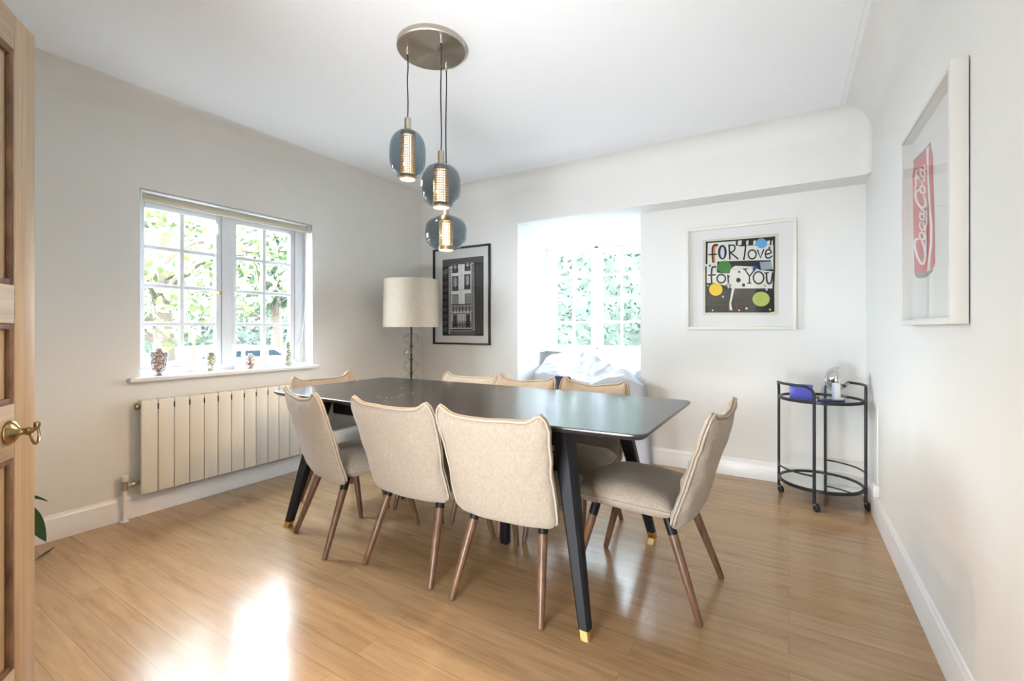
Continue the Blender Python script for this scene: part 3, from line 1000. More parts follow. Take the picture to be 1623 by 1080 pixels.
# small black bag with gold clasp lying on the nearest chair's seat
bag = thing('handbag', 'small black bag with gold clasp lying on the seat of the nearest dining chair', 'bag', (-0.895, 1.85, 0.468))
m_ = MB()
m_.grid(lambda a, b: Vector((0.075 * (abs(cos(2 * pi * a)) ** 0.6) * (1 if cos(2 * pi * a) > 0 else -1) * sin(pi * b) ** 0.5, 0.045 * (abs(sin(2 * pi * a)) ** 0.6) * (1 if sin(2 * pi * a) > 0 else -1) * sin(pi * b) ** 0.5, 0.035 - 0.033 * cos(pi * b))), 24, 12, True)
m_.build('bag_body', 'black_leather', bag, smooth=180, weld=True)
m_ = MB(); m_.tube(catmull([(0.03, -0.040, 0.045), (0.05, -0.048, 0.055), (0.065, -0.04, 0.045), (0.05, -0.05, 0.035)], 5, True), 0.003, 8, closed=True); m_.build('clasp', 'brass', bag)
m_ = MB(); m_.tube(catmull([(-0.06, 0, 0.05), (-0.03, 0.0, 0.075), (0.03, 0.0, 0.075), (0.06, 0, 0.05)], 6), 0.005, 8); m_.build('strap', 'black_leather', bag)

# ------------------------------------------------------------------ pendant light cluster
PL = (-1.478, 1.684)
ZP = 2.445
pend = thing('pendant_light', 'three smoked glass pendants hanging from a round brushed metal ceiling plate', 'ceiling light', (PL[0], PL[1], ZC))
m_ = MB(); m_.lathe([(0.162, 0.0), (0.165, -0.003), (0.165, -0.024), (0.162, -0.028), (0.0, -0.028)], (0, 0, 0), 64); m_.build('ceiling_plate', 'brushed_disc', pend)
drops = [((-1.565, 1.611), 2.113, 2.058, 1.819, 0.086), ((-1.371, 1.627), 1.921, 1.862, 1.660, 0.090), ((-1.496, 1.815), 1.742, 1.680, 1.502, 0.106)]
for (px, py), zn, zg, zb, R in drops:
    lx, ly = px - PL[0], py - PL[1]
    Z = lambda z: z - ZC
    m_ = MB(); m_.lathe([(0.008, -0.028), (0.008, -0.052), (0.006, -0.055)], (lx, ly, 0), 16); m_.build('cord_grip', 'nickel', pend)
    m_ = MB(); a = 0.0022
    m_.tube(catmull([(lx, ly, -0.05), (lx + a, ly, -0.12), (lx - a, ly, Z(zn) * 0.5), (lx + a, ly, Z(zn) + 0.08), (lx, ly, Z(zn) - 0.005)], 6), 0.0030, 8); m_.build('cord', 'cord', pend)
    hg = zg - zb
    m_ = MB()
    m_.lathe([(0.004, Z(zn)), (0.0155, Z(zn) - 0.001), (0.0155, Z(zg) + 0.003), (0.024, Z(zg) + 0.002), (0.024, Z(zg) - 0.004), (0.033, Z(zg) - 0.006), (0.036, Z(zg) - 0.020), (0.036, Z(zg) - 0.030), (0.0, Z(zg) - 0.030)], (lx, ly, 0), 32)
    hold = m_.build('lamp_holder', 'nickel', pend)
    # smoked glass
    prof = []
    zt, zbm = zg, zb
    n = 28
    for i in range(n + 1):
        q = i / n
        ang = -pi / 2 + pi * q
        e = 0.62
        s_ = sin(ang)
        c_ = max(0.0, 1 - abs(s_) ** 2.9) ** 0.5
        r = max(c_ * R, 0.030)
        prof.append((r, zbm + hg / 2 + s_ * hg / 2))
    prof = [(0.034, zbm + 0.001)] + [p for p in prof if p[0] > 0.034] + [(0.024, zt)]
    m_ = MB(); m_.lathe([(r, Z(z)) for r, z in prof], (lx, ly, 0), 48, closed=True)
    m_.build('glass_shade', 'smoked', pend, smooth=180)
    # perforated gold cylinder
    m_ = MB()
    za, zz = Z(zg) - 0.030, Z(zb) + 0.020
    rows = max(9, int((za - zz) / 0.0105)); cols_ = 24; rr = 0.0350
    bar = 0.0034
    for j in range(rows + 1):
        z = zz + (za - zz) * j / rows
        m_.lathe([(rr - 0.001, z - bar / 2), (rr + 0.0007, z - bar / 2), (rr + 0.0007, z + bar / 2), (rr - 0.001, z + bar / 2), (rr - 0.001, z - bar / 2)], (lx, ly, 0), cols_, closed=True)
    for i in range(cols_):
        q = 2 * pi * i / cols_
        Mq = Matrix.Translation((lx, ly, 0)) @ Matrix.Rotation(q, 4, 'Z')
        m_.box(rr - 0.001, rr + 0.0005, -bar / 2, bar / 2, zz, za, Mq)
    pc = m_.build('perforated_cylinder', 'gold_mesh', pend, smooth=0)
    m_ = MB(); m_.lathe([(0.037, zz + 0.002), (0.039, zz), (0.039, Z(zb) + 0.001), (0.036, Z(zb) - 0.001), (0.034, Z(zb)), (0.034, zz)], (lx, ly, 0), 40, closed=True); m_.build('bottom_ring', 'gold_mesh', pc)
    m_ = MB(); m_.lathe([(0.0, Z(zb) + 0.006), (0.0335, Z(zb) + 0.004), (0.0335, Z(zb) + 0.010), (0.0, Z(zb) + 0.010)], (lx, ly, 0), 32); m_.build('diffuser', 'diffuser', pend)
    m_ = MB(); m_.lathe([(0.0, zz + 0.004), (0.018, zz + 0.006), (0.020, (za + zz) / 2), (0.018, za - 0.006), (0.0, za - 0.002)], (lx, ly, 0), 24); m_.build('bulb', 'bulb', pend)
    l = bpy.data.lights.new('pendant_lamp', 'SPOT'); l.energy = 9; l.color = (1.0, 0.66, 0.34); l.shadow_soft_size = 0.015
    l.spot_size = radians(165); l.spot_blend = 0.5
    lo = bpy.data.objects.new('pendant_lamp', l); COL.objects.link(lo); lo.location = (px, py, zb - 0.006)

# ------------------------------------------------------------------ floor lamp
lamp = thing('floor_lamp', 'floor lamp with beige drum shade and stacked clear glass balls in the far left corner', 'lamp', (-2.89, 3.02, 0))
m_ = MB(); m_.lathe([(0.0, 0.0), (0.14, 0.0), (0.14, 0.018), (0.02, 0.03), (0.0, 0.03)], n=40); m_.build('base', 'lamp_stem', lamp)
m_ = MB(); m_.lathe([(0.009, 0.03), (0.009, 1.30)], n=16); m_.build('pole', 'lamp_stem', lamp)
z = 1.01
for k in range(8):
    m_ = MB(); pr = []
    for i in range(17):
        a = -pi / 2 + pi * i / 16
        pr.append((max(0.010, 0.072 * cos(a) ** 0.9 if cos(a) > 0 else 0.01), z + 0.055 * sin(a)))
    m_.lathe(pr, n=32, closed=True); gb = m_.build('glass_ball', 'amber_glass', lamp, smooth=180)
    m_ = MB(); m_.lathe([(0.010, z - 0.066), (0.020, z - 0.062), (0.020, z - 0.056), (0.010, z - 0.054)], n=20); m_.build('spacer', 'lamp_stem', gb)
    z -= 0.122
m_ = MB()
m_.lathe([(0.247, 1.118), (0.249, 1.118), (0.238, 1.540), (0.236, 1.540), (0.247, 1.118)], n=64, closed=True)
sh_ = m_.build('lamp_shade', 'shade', lamp)
m_ = MB()
for q in range(3): m_.tube([(0.008, 0, 1.22), (0.24 * cos(q * 2.094), 0.24 * sin(q * 2.094), 1.14)], 0.002, 6)
m_.build('shade_carrier', 'lamp_stem', sh_)

# ------------------------------------------------------------------ dust sheet over furniture in the bay
cxs, cys = -1.55, 4.0
poly = [(-2.075, 3.70), (-1.8, 3.64), (-1.4, 3.62), (-1.1, 3.62), (-0.945, 3.645), (-0.94, 3.765), (-1.085, 3.78), (-1.10, 3.95), (-0.98, 4.10), (-0.97, 4.36), (-1.5, 4.38), (-2.08, 4.38), (-2.09, 4.0)]
def ray_poly(cx_, cy_, a):
    dx, dy = cos(a), sin(a); best = 1e9
    for i in range(len(poly)):
        x1_, y1_ = poly[i]; x2_, y2_ = poly[(i + 1) % len(poly)]
        ex, ey = x2_ - x1_, y2_ - y1_
        den = dx * ey - dy * ex
        if abs(den) < 1e-9: continue
        t = ((x1_ - cx_) * ey - (y1_ - cy_) * ex) / den
        s = ((x1_ - cx_) * dy - (y1_ - cy_) * dx) / den
        if t > 0 and -1e-6 <= s <= 1 + 1e-6: best = min(best, t)
    return best
def tent(x, y):
    def seg(a, b):
        a = Vector(a); b = Vector(b); p = Vector((x, y)); ab = (b - a).to_2d(); t = max(0, min(1, (p - a.to_2d()).dot(ab) / ab.dot(ab)))
        q = a.to_2d() + ab * t
        return (p - q).length, a.z + (b.z - a.z) * t
    hs = []
    for a, b, k in (((-1.80, 4.10, .935), (-1.05, 4.30, .905), 0.55), ((-1.80, 4.10, .935), (-1.80, 4.25, .92), 0.7), ((-2.0, 4.05, .86), (-1.8, 4.1, .925), 0.6), ((-1.80, 4.10, .935), (-1.20, 3.78, .785), 0.9), ((-1.98, 3.78, .70), (-1.95, 4.1, .86), 1.2), ((-1.25, 3.76, .785), (-1.16, 3.76, .775), 0.7), ((-1.9, 3.74, .68), (-1.2, 3.72, .70), 0.8)):
        d, z_ = seg(a, b); hs.append(z_ - k * d)
    hs.sort(reverse=True)
    return hs[0]
def sheet(a, b):
    ang = 2 * pi * a
    Rb = ray_poly(cxs, cys, ang)
    inner = 0.90
    if b < 0.55:
        q = b / 0.55 * inner
        r = Rb * q
        x, y = cxs + r * cos(ang), cys + r * sin(ang)
        z = tent(x, y) + 0.014 * nz(x, y, 2, 9) - 0.045 * abs(nz(x, y * 0.6, 3, 6)) - 0.016 * abs(nz(x, y, 5, 15))
    else:
        q = (b - 0.55) / 0.45
        xe, ye = cxs + Rb * inner * cos(ang), cys + Rb * inner * sin(ang)
        z0_ = tent(xe, ye)
        arc_ = ang * 3.6
        fold = 0.5 + 0.5 * sin(arc_ * 6 + 2 * nz(ang * 2, 1, 1)) 
        rr_ = Rb * (inner + (1 - inner) * q ** 0.6) - 0.040 * fold * q ** 0.8 * 1.0
        x, y = cxs + rr_ * cos(ang), cys + rr_ * sin(ang)
        z = z0_ * (1 - q) + 0.012 * q + 0.004 * nz(x, y, 2, 9)
        z = max(z, 0.006)
    return Vector((x, y, z))
m_ = MB(); m_.grid(sheet, 260, 90, True)
ds = m_.build('dust_sheet', 'sheet', smooth=180, weld=True, origin=(cxs, cys, 0))
props(ds, 'white dust sheet draped over furniture standing in the bay window', 'dust sheet')

# ------------------------------------------------------------------ drinks trolley
TCX, TCY, TR = 0.172, 3.520, 0.232
tr = thing('drinks_trolley', 'round black metal drinks trolley on castors in the right corner', 'trolley', (TCX, TCY, 0))
angs = [radians(a) for a in (170, 260, -10, 80)]
def pc(a, r=TR): return (r * cos(a), r * sin(a))
for a in angs:
    x, y = pc(a)
    m_ = MB(); m_.lathe([(0.0085, 0.060), (0.0085, 0.662)], (x, y, 0), 12); po = m_.build('post', 'black_metal', tr)
    m_ = MB()
    m_.lathe([(0.006, 0.044), (0.010, 0.048), (0.010, 0.060)], (x, y, 0), 12)
    Mw = Matrix.Translation((x + 0.012, y - 0.004, 0.024)) @ Matrix.Rotation(radians(35), 4, 'Z') @ Matrix.Rotation(pi / 2, 4, 'Y')
    m_.lathe([(0.0, -0.012), (0.017, -0.012), (0.0225, -0.008), (0.0225, 0.008), (0.017, 0.012), (0.0, 0.012)], (0, 0, 0), 24, Mw)
    m_.bevbox(x - 0.004, x + 0.018, y - 0.013, y + 0.008, 0.030, 0.050, 0.003)
    m_.build('castor', 'black_metal', po)
def loop(a0, a1, zt, zb):
    pts = []; ra = radians(16)
    x, y = pc(a0); pts.append((x, y, zb)); pts.append((x, y, zt - 0.055))
    n = 6
    for k in range(1, n + 1):
        q = pi / 2 * k / n
        a = a0 + (1 - cos(q)) * ra; pts.append((*pc(a), zt - 0.055 + 0.055 * sin(q)))
    for k in range(1, 12): pts.append((*pc(a0 + ra + (a1 - a0 - 2 * ra) * k / 12), zt))
    for k in range(0, n + 1):
        q = pi / 2 * k / n
        a = a1 - (1 - sin(q)) * ra; pts.append((*pc(a), zt - 0.055 + 0.055 * cos(q)))
    x, y = pc(a1); pts.append((x, y, zb))
    return pts
m_ = MB(); m_.tube(loop(angs[0], angs[1], 0.752, 0.655), 0.0085, 12); m_.build('handle_rail', 'black_metal', tr)
m_ = MB(); m_.tube(loop(angs[2], angs[3], 0.752, 0.655), 0.0085, 12); m_.build('handle_rail', 'black_metal', tr)
for a0, a1 in ((angs[0], angs[1]), (angs[2], angs[3])):
    m_ = MB(); m_.tube([(*pc(a0 + (a1 - a0) * k / 14), 0.212) for k in range(15)], 0.0055, 10); m_.build('guard_rail', 'black_metal', tr)
for zz_, mm, nm in ((0.655, 'tray_glass', 'top_tray'), (0.122, 'mirror', 'bottom_tray')):
    m_ = MB(); m_.lathe([(TR - 0.016, zz_ - 0.010), (TR - 0.002, zz_ - 0.010), (TR - 0.002, zz_ + 0.008), (TR - 0.008, zz_ + 0.010), (TR - 0.016, zz_ + 0.006), (TR - 0.016, zz_ - 0.010)], n=64, closed=True)
    rg = m_.build(nm, 'black_metal', tr)
    m_ = MB(); m_.lathe([(0.0, zz_ - 0.004), (TR - 0.014, zz_ - 0.004), (TR - 0.014, zz_ + 0.001), (0.0, zz_ + 0.001)], n=64); m_.build('glass_plate', mm, rg)

# things on the trolley
ZT = 0.6562
bb = MB(); bb.bevbox(-0.062, 0.062, -0.022, 0.022, 0, 0.088, 0.004, Matrix.Rotation(radians(8), 4, 'Z'))
o = bb.build('storage_box', 'blue_block'); o.location = (0.068, 3.47, ZT); props(o, 'translucent blue block on the left of the trolley top', 'box')
gl = thing('desk_globe', 'small silver desk globe with a curved arm on the trolley top', 'globe', (0.262, 3.535, ZT))
m_ = MB(); m_.lathe([(0.0, 0), (0.040, 0), (0.042, 0.004), (0.034, 0.010), (0.010, 0.014), (0.006, 0.03), (0.0, 0.03)], n=32); m_.build('globe_base', 'silver', gl)
m_ = MB()
import math as _m
def sph(a, b): return Vector((0.066 * sin(pi * b) * cos(2 * pi * a), 0.066 * sin(pi * b) * sin(2 * pi * a), 0.125 - 0.066 * cos(pi * b)))
m_.grid(sph, 40, 20, True); m_.build('sphere', 'silver', gl, smooth=180, weld=True)
m_ = MB(); tilt = radians(-20)
pts = []
for k in range(25):
    a = radians(-90 + 190 * k / 24)
    x_, z_ = -0.076 * cos(a), 0.076 * sin(a)
    pts.append(Vector((x_ * 0.85, x_ * 0.5, 0.125 + z_)))
m_.tube(pts, 0.0042, 10); m_.tube([(0, 0, 0.02), (0, 0, 0.055)], 0.004, 8); m_.build('arm', 'silver', gl)
mat('crystal_base', (0.03, 0.04, 0.16), 0.15)
ck = thing('crystal_block', 'clear crystal block on a dark blue base in front of the silver globe', 'ornament', (0.222, 3.415, ZT), radians(20))
m_ = MB(); m_.bevbox(-0.062, 0.062, -0.036, 0.036, 0, 0.010, 0.002); m_.build('base', 'crystal_base', ck)
m_ = MB(); m_.bevbox(-0.046, 0.010, -0.022, 0.022, 0.010, 0.118, 0.004); m_.build('crystal_column', 'crystal', ck)
m_ = MB(); m_.bevbox(0.014, 0.046, -0.018, 0.022, 0.010, 0.112, 0.003); m_.build('frosted_column', 'white_gloss', ck)
ss = thing('trinket_dish', 'tiny gold and dark trinket lying on the trolley top behind the blue block', 'trinket', (0.155, 3.57, ZT))
m_ = MB(); m_.lathe([(0.0, 0), (0.012, 0), (0.022, 0.006), (0.020, 0.007), (0.0, 0.003)], n=20); m_.build('dish', 'brass', ss)

# ------------------------------------------------------------------ window sill ornaments
ZS = 0.8155
def vase(loc, prof, m, label, lid=None):
    m_ = MB(); m_.lathe(prof, n=32); o = m_.build('ornamental_vase', m); o.location = loc
    props(o, label, 'vase', 'patterned vases on the left window sill')
    return o
sc = 1.0
t_ = thing('ornamental_vase', 'largest patterned vase on the left window sill, footed with a grey lid', 'vase', (XL - 0.028, 1.268, ZS), group='patterned vases on the left window sill')
m_ = MB(); m_.lathe([(0.0, 0), (0.026, 0), (0.026, 0.005), (0.013, 0.013), (0.015, 0.020), (0.034, 0.034), (0.041, 0.07), (0.044, 0.125), (0.046, 0.143), (0.043, 0.147), (0.0, 0.147)], n=36); m_.build('body', 'vase_pattern', t_)
m_ = MB(); m_.lathe([(0.018, 0.147), (0.022, 0.152), (0.022, 0.165), (0.019, 0.169), (0.0, 0.169)], n=28); m_.build('lid', 'nickel', t_)
vase((XL - 0.03, 1.560, ZS), [(0.0, 0), (0.017, 0), (0.017, 0.006), (0.013, 0.02), (0.016, 0.035), (0.028, 0.07), (0.031, 0.095), (0.025, 0.118), (0.023, 0.124), (0.024, 0.130), (0.020, 0.130), (0.0, 0.122)], 'vase_pattern_green', 'greenish patterned vase with a rounded shoulder, second from the left on the sill')
t_ = thing('ornamental_vase', 'squat patterned jar with small neck, second from the right on the window sill', 'vase', (XL - 0.03, 1.823, ZS), group='patterned vases on the left window sill')
m_ = MB(); m_.lathe([(0.0, 0), (0.022, 0), (0.022, 0.005), (0.018, 0.010), (0.029, 0.024), (0.030, 0.085), (0.026, 0.094), (0.0, 0.095)], n=32); m_.build('body', 'vase_pattern_red', t_)
m_ = MB(); m_.lathe([(0.010, 0.094), (0.010, 0.101), (0.014, 0.104), (0.014, 0.108), (0.0, 0.108)], n=24); m_.build('neck', 'nickel', t_)
vase((XL - 0.028, 2.108, ZS), [(0.0, 0), (0.023, 0), (0.027, 0.01), (0.026, 0.03), (0.022, 0.09), (0.017, 0.14), (0.015, 0.17), (0.017, 0.184), (0.021, 0.188), (0.017, 0.188), (0.0, 0.176)], 'vase_pattern_green', 'tall tapering patterned vase at the right of the window sill')
def candle(y, zt, label):
    t = thing('candle', label, 'candle', (XL - 0.085, y, ZS), group='thin cream candles along the left window sill')
    m_ = MB(); m_.lathe([(0.0, 0), (0.022, 0), (0.022, 0.004), (0.009, 0.010), (0.010, 0.028), (0.0, 0.028)], n=20); m_.build('holder', 'crystal', t)
    m_ = MB(); m_.lathe([(0.008, 0.026), (0.0065, zt - 0.004), (0.002, zt), (0.0, zt)], n=14); m_.build('candle_stick', 'candle', t)
candle(1.478, 0.165, 'thin cream candle between the two leftmost vases on the sill')
candle(1.735, 0.175, 'thin cream candle in front of the central window post')
candle(1.985, 0.150, 'thin cream candle between the squat jar and the tall tapering vase')
candle(2.242, 0.170, 'thin cream candle at the right end of the sill beside the blind cord')

# ------------------------------------------------------------------ pictures
def picture_frame(name, label, M, w, h, fw, depth, fm, cat='picture', mount='mat_board', glass='picture_glass'):
    """local x right, y up, z out of the wall; origin centre on the wall"""
    t = thing(name, label, cat); t.matrix_world = M
    f = MB()
    f.bevbox(-w / 2, -w / 2 + fw, -h / 2, h / 2, 0, depth, 0.0015); f.bevbox(w / 2 - fw, w / 2, -h / 2, h / 2, 0, depth, 0.0015)
    f.bevbox(-w / 2 + fw, w / 2 - fw, -h / 2, -h / 2 + fw, 0, depth, 0.0015); f.bevbox(-w / 2 + fw, w / 2 - fw, h / 2 - fw, h / 2, 0, depth, 0.0015)
    f.build('frame', fm, t)
    f = MB(); f.box(-w / 2 + fw, w / 2 - fw, -h / 2 + fw, h / 2 - fw, 0.001, 0.004); f.build('mount', mount, t, smooth=0)
    f = MB(); f.box(-w / 2 + fw, w / 2 - fw, -h / 2 + fw, h / 2 - fw, depth - 0.006, depth - 0.0045); f.build('glass', glass, t, smooth=0)
    return t

# 1) black framed photograph on plane A
px0, px1, pz0, pz1 = -3.105, -2.405, 0.948, 1.909
MA = Matrix(((1, 0, 0, (px0 + px1) / 2), (0, 0, -1, YA), (0, 1, 0, (pz0 + pz1) / 2), (0, 0, 0, 1)))
bwt = picture_frame('framed_photograph', 'black framed black and white photograph of a shuttered balcony window, beside the floor lamp', MA, px1 - px0, pz1 - pz0, 0.018, 0.022, 'black_frame')
for nm, g in (('g05', 22), ('g10', 42), ('g20', 62), ('g30', 88), ('g45', 120), ('g60', 180), ('g75', 222), ('g90', 246)):
    colour(nm, (g, g, g + 1))
inv = MA.inverted()
PX0, PX1 = -2.99, -2.485; PZ0, PZ1 = 1.035, 1.80
def bw(x, y, k):      # x,y in 0..100 / 0..150 (y down)
    return inv @ Vector((PX0 + (PX1 - PX0) * x / 100, YA - 0.0045 - k * 0.00002, PZ1 - (PZ1 - PZ0) * y / 150))
F_ = Flat(bw)
F_.rect('g20', 0, 0, 100, 150)
F_.poly('g30', [(0, 0), (100, 0), (100, 12), (0, 14)])
F_.poly('g10', [(0, 16), (14, 13), (14, 150), (0, 150)])
for k in range(9): F_.rect('g30', 1.5, 30 + k * 13, 12, 38 + k * 13)
F_.poly('g45', [(1, 22), (13, 18), (13, 28), (1, 32)])
F_.poly('g75', [(16, 16), (24, 13), (24, 144), (16, 146)])
for k in range(38): F_.poly('g10', [(17, 19 + k * 3.3), (22.5, 17.8 + k * 3.3), (22.5, 19.4 + k * 3.3), (17, 20.6 + k * 3.3)])
F_.rect('g90', 24, 12, 71, 110)
F_.rect('g75', 24, 60, 71, 63); F_.rect('g75', 24, 33, 71, 34.5); F_.rect('g75', 46, 12, 48, 110)
for (x0_, x1_, y0_, y1_) in ((26, 38, 12, 27), (57, 68, 10, 25), (26, 39, 36, 62), (56, 68, 34, 60)):
    F_.rect('g45', x0_ - 1.5, y0_ - 2, x1_ + 1.5, y1_ + 1)
    F_.rect('g10', x0_, y0_, x1_, y1_)
    F_.rect('g75', x0_ + (x1_ - x0_) * 0.42, y0_, x0_ + (x1_ - x0_) * 0.58, y1_)
    F_.rect('g60', x0_ + 2, y0_ + 2, x0_ + 4.4, y1_ - 8); F_.rect('g60', x1_ - 4.4, y0_ + 2, x1_ - 2, y1_ - 8)
    F_.rect('g05', x0_ - 1.5, y1_ - 6, x1_ + 1.5, y1_ + 1)
    for q in range(5): F_.rect('g45', x0_ + q * (x1_ - x0_) / 5, y1_ - 5, x0_ + q * (x1_ - x0_) / 5 + 1.0, y1_)
for (x0_, x1_) in ((26, 40), (57, 70)):
    F_.rect('g45', x0_ - 1, 69, x1_ + 1, 92)
    for q in range(10): F_.rect('g60', x0_, 70 + q * 2.2, x1_, 71.1 + q * 2.2)
# balcony
F_.rect('g75', 24, 90, 71, 140)
F_.rect('g45', 26, 108, 38, 134); F_.rect('g45', 58, 108, 69, 134); F_.rect('g20', 29, 110, 35, 132); F_.rect('g20', 61, 110, 67, 132)
F_.rect('g05', 23, 89, 73, 91); F_.rect('g05', 23, 106, 73, 107.2); F_.rect('g05', 23, 122, 73, 123); F_.rect('g05', 23, 137, 73, 139.5)
for k in range(6):
    cxk = 27.5 + k * 8
    for (yy, r_) in ((98, 3.4), (130, 3.2)):
        F_.stroke('g05', [(cxk + r_ * cos(a), yy + 1.5 * r_ * sin(a)) for a in [2 * pi * j / 12 for j in range(12)]], 1.1, closed=True)
        F_.stroke('g05', [(cxk + r_ * 0.4 * cos(a), yy + 0.9 * r_ * sin(a)) for a in [2 * pi * j / 8 for j in range(8)]], 0.9, closed=True)
        F_.stroke('g05', [(cxk - 4, yy - 6), (cxk - 1, yy - 2), (cxk, yy + 5), (cxk + 1, yy - 2), (cxk + 4, yy - 6)], 1.0)
    F_.stroke('g05', [(cxk, 91), (cxk, 137)], 0.7, smooth=False)
    F_.stroke('g05', [(cxk + 4, 106), (cxk + 4, 137)], 0.7, smooth=False)
F_.poly('g60', [(71, 10), (78, 12), (80, 146), (72, 144)])
for k in range(38): F_.poly('g10', [(72.5, 14 + k * 3.35), (77.5, 15 + k * 3.35), (77.5, 16.6 + k * 3.35), (72.5, 15.6 + k * 3.35)])
F_.poly('g10', [(80, 10), (100, 14), (100, 150), (81, 150)])
for k in range(5): F_.rect('g30', 83 + k * 3.4, 16, 84.6 + k * 3.4, 145)
F_.rect('g30', 20, 140, 80, 150); F_.rect('g45', 24, 141, 74, 143)
F_.mb.build('print', None, bwt, smooth=0, recalc=False)

# 2) hand lettered print on plane B
qx0, qx1, qz0, qz1 = -0.692, 0.048, 1.098, 1.886
MBm = Matrix(((1, 0, 0, (qx0 + qx1) / 2), (0, 0, -1, YB), (0, 1, 0, (qz0 + qz1) / 2), (0, 0, 0, 1)))
lvt = picture_frame('framed_print', 'cream framed print with black hand lettering reading FOR love for YOU and coloured dots', MBm, qx1 - qx0, qz1 - qz0, 0.022, 0.028, 'cream_frame')
invB = MBm.inverted()
for nm, c in (('art_white', (222, 222, 214)), ('art_black', (18, 18, 22)), ('art_orange', (226, 120, 50)), ('art_green', (60, 130, 50)), ('art_blue', (95, 165, 215)), ('art_yellow', (235, 200, 20)), ('art_lime', (180, 190, 90)), ('art_grey', (150, 162, 172)), ('art_navy', (35, 60, 150)), ('art_red', (130, 30, 35)), ('art_dim', (52, 54, 60)), ('art_cream', (212, 208, 192)), ('art_lilac', (205, 205, 222))):
    colour(nm, c)
def lv(x, y, k):
    p = on_y(1070 + x / 5.141, 330 + y / 5.143, YB - 0.005)
    return invB @ Vector((p[0], YB - 0.0045 - k * 0.00004, p[2]))
F_ = Flat(lv)
K = 'art_black'
F_.poly('art_cream', [(228, 262), (846, 203), (842, 872), (226, 872)])
F_.poly('art_white', [(250, 275), (815, 235), (803, 850), (250, 850)])
F_.poly(K, [(250, 612), (320, 610), (440, 640), (460, 655), (800, 655), (806, 840), (780, 852), (250, 852)])
F_.stroke(K, [(258, 280), (256, 450)], 16, False); F_.stroke(K, [(252, 480), (252, 848)], 12, False)
F_.stroke(K, [(254, 280), (500, 262), (812, 238)], 12, False)
F_.stroke(K, [(808, 236), (808, 500), (800, 655), (802, 840)], 16, False)
# filmstrip
F_.poly(K, [(494, 262), (806, 240), (806, 302), (494, 308)])
for (a, b) in ((510, 540), (578, 596), (636, 655), (748, 770), (784, 794)): F_.poly('art_white', [(a + 3, 267), (b + 3, 264), (b, 300), (a, 302)])
# fOR
F_.stroke('art_orange', [(342, 305), (322, 320), (318, 380), (318, 440)], 16)
F_.stroke(K, [(344, 300), (318, 302), (304, 330), (304, 390), (308, 440)], 13)
F_.stroke(K, [(276, 380), (336, 376)], 12, False)
F_.disc(K, 385, 360, 36, 60); F_.disc('art_lilac', 386, 362, 17, 46)
F_.stroke(K, [(440, 302), (446, 415)], 14, False)
F_.stroke(K, [(440, 304), (478, 304), (488, 330), (470, 356), (448, 362), (478, 385), (512, 414)], 12)
# love
F_.stroke(K, [(575, 305), (568, 370), (560, 418)], 13); F_.stroke(K, [(530, 308), (575, 306)], 10, False)
F_.stroke(K, [(628 + 32 * cos(a), 378 + 36 * sin(a)) for a in [2 * pi * j / 12 for j in range(12)]], 12, closed=True)
F_.stroke(K, [(672, 345), (695, 405), (722, 340)], 13, False)
F_.stroke(K, [(738, 378), (780, 366), (776, 345), (752, 340), (736, 368), (742, 402), (766, 408), (788, 392)], 12)
F_.disc('art_green', 770, 324, 11)
# band
F_.poly(K, [(345, 436), (560, 430), (780, 424), (782, 434), (796, 500), (806, 505), (806, 518), (690, 505), (640, 478), (490, 470), (452, 500), (446, 530), (400, 534), (340, 526)])
F_.poly('art_grey', [(690, 440), (784, 434), (794, 498), (700, 504)])
F_.disc('art_green', 402, 480, 56, 50)
F_.disc(K, 284, 470, 8)
F_.stroke('art_white', [(246, 464), (272, 462)], 10, False)
# for
F_.stroke(K, [(330, 480), (306, 482), (298, 510), (296, 560), (298, 606)], 14)
F_.stroke(K, [(272, 548), (326, 544)], 12, False)
F_.stroke(K, [(376 + 34 * cos(a), 576 + 34 * sin(a)) for a in [2 * pi * j / 12 for j in range(12)]], 13, closed=True)
F_.stroke(K, [(430, 548), (434, 606)], 13, False); F_.stroke(K, [(432, 570), (448, 552), (480, 550)], 13)
# white tree form over the black
F_.poly('art_white', [(446, 580), (446, 520), (470, 480), (500, 474), (520, 600), (500, 652), (484, 656), (470, 720), (456, 780), (468, 834), (444, 832), (442, 780), (456, 700), (464, 650), (452, 620)])
F_.disc(K, 522, 520, 10); F_.disc(K, 516, 588, 19); F_.disc(K, 558, 628, 14)
F_.stroke(K, [(436, 620), (415, 632), (432, 644), (456, 632)], 7, closed=True)
# YOU
F_.stroke(K, [(568, 500), (606, 556), (606, 610)], 12, False); F_.stroke(K, [(652, 498), (606, 556)], 12, False)
F_.stroke(K, [(554, 498), (588, 496)], 9, False); F_.stroke(K, [(590, 614), (620, 612)], 9, False)
F_.stroke(K, [(680 + 42 * cos(a), 568 + 48 * sin(a)) for a in [2 * pi * j / 14 for j in range(14)]], 13, closed=True)
F_.stroke(K, [(744, 530), (748, 590), (762, 616), (784, 600), (794, 530)], 14); F_.stroke(K, [(730, 530), (760, 528)], 9, False)
F_.disc('art_navy', 650, 486, 15, 17); F_.disc('art_navy', 640, 498, 9)
F_.disc('art_lime', 733, 632, 10)
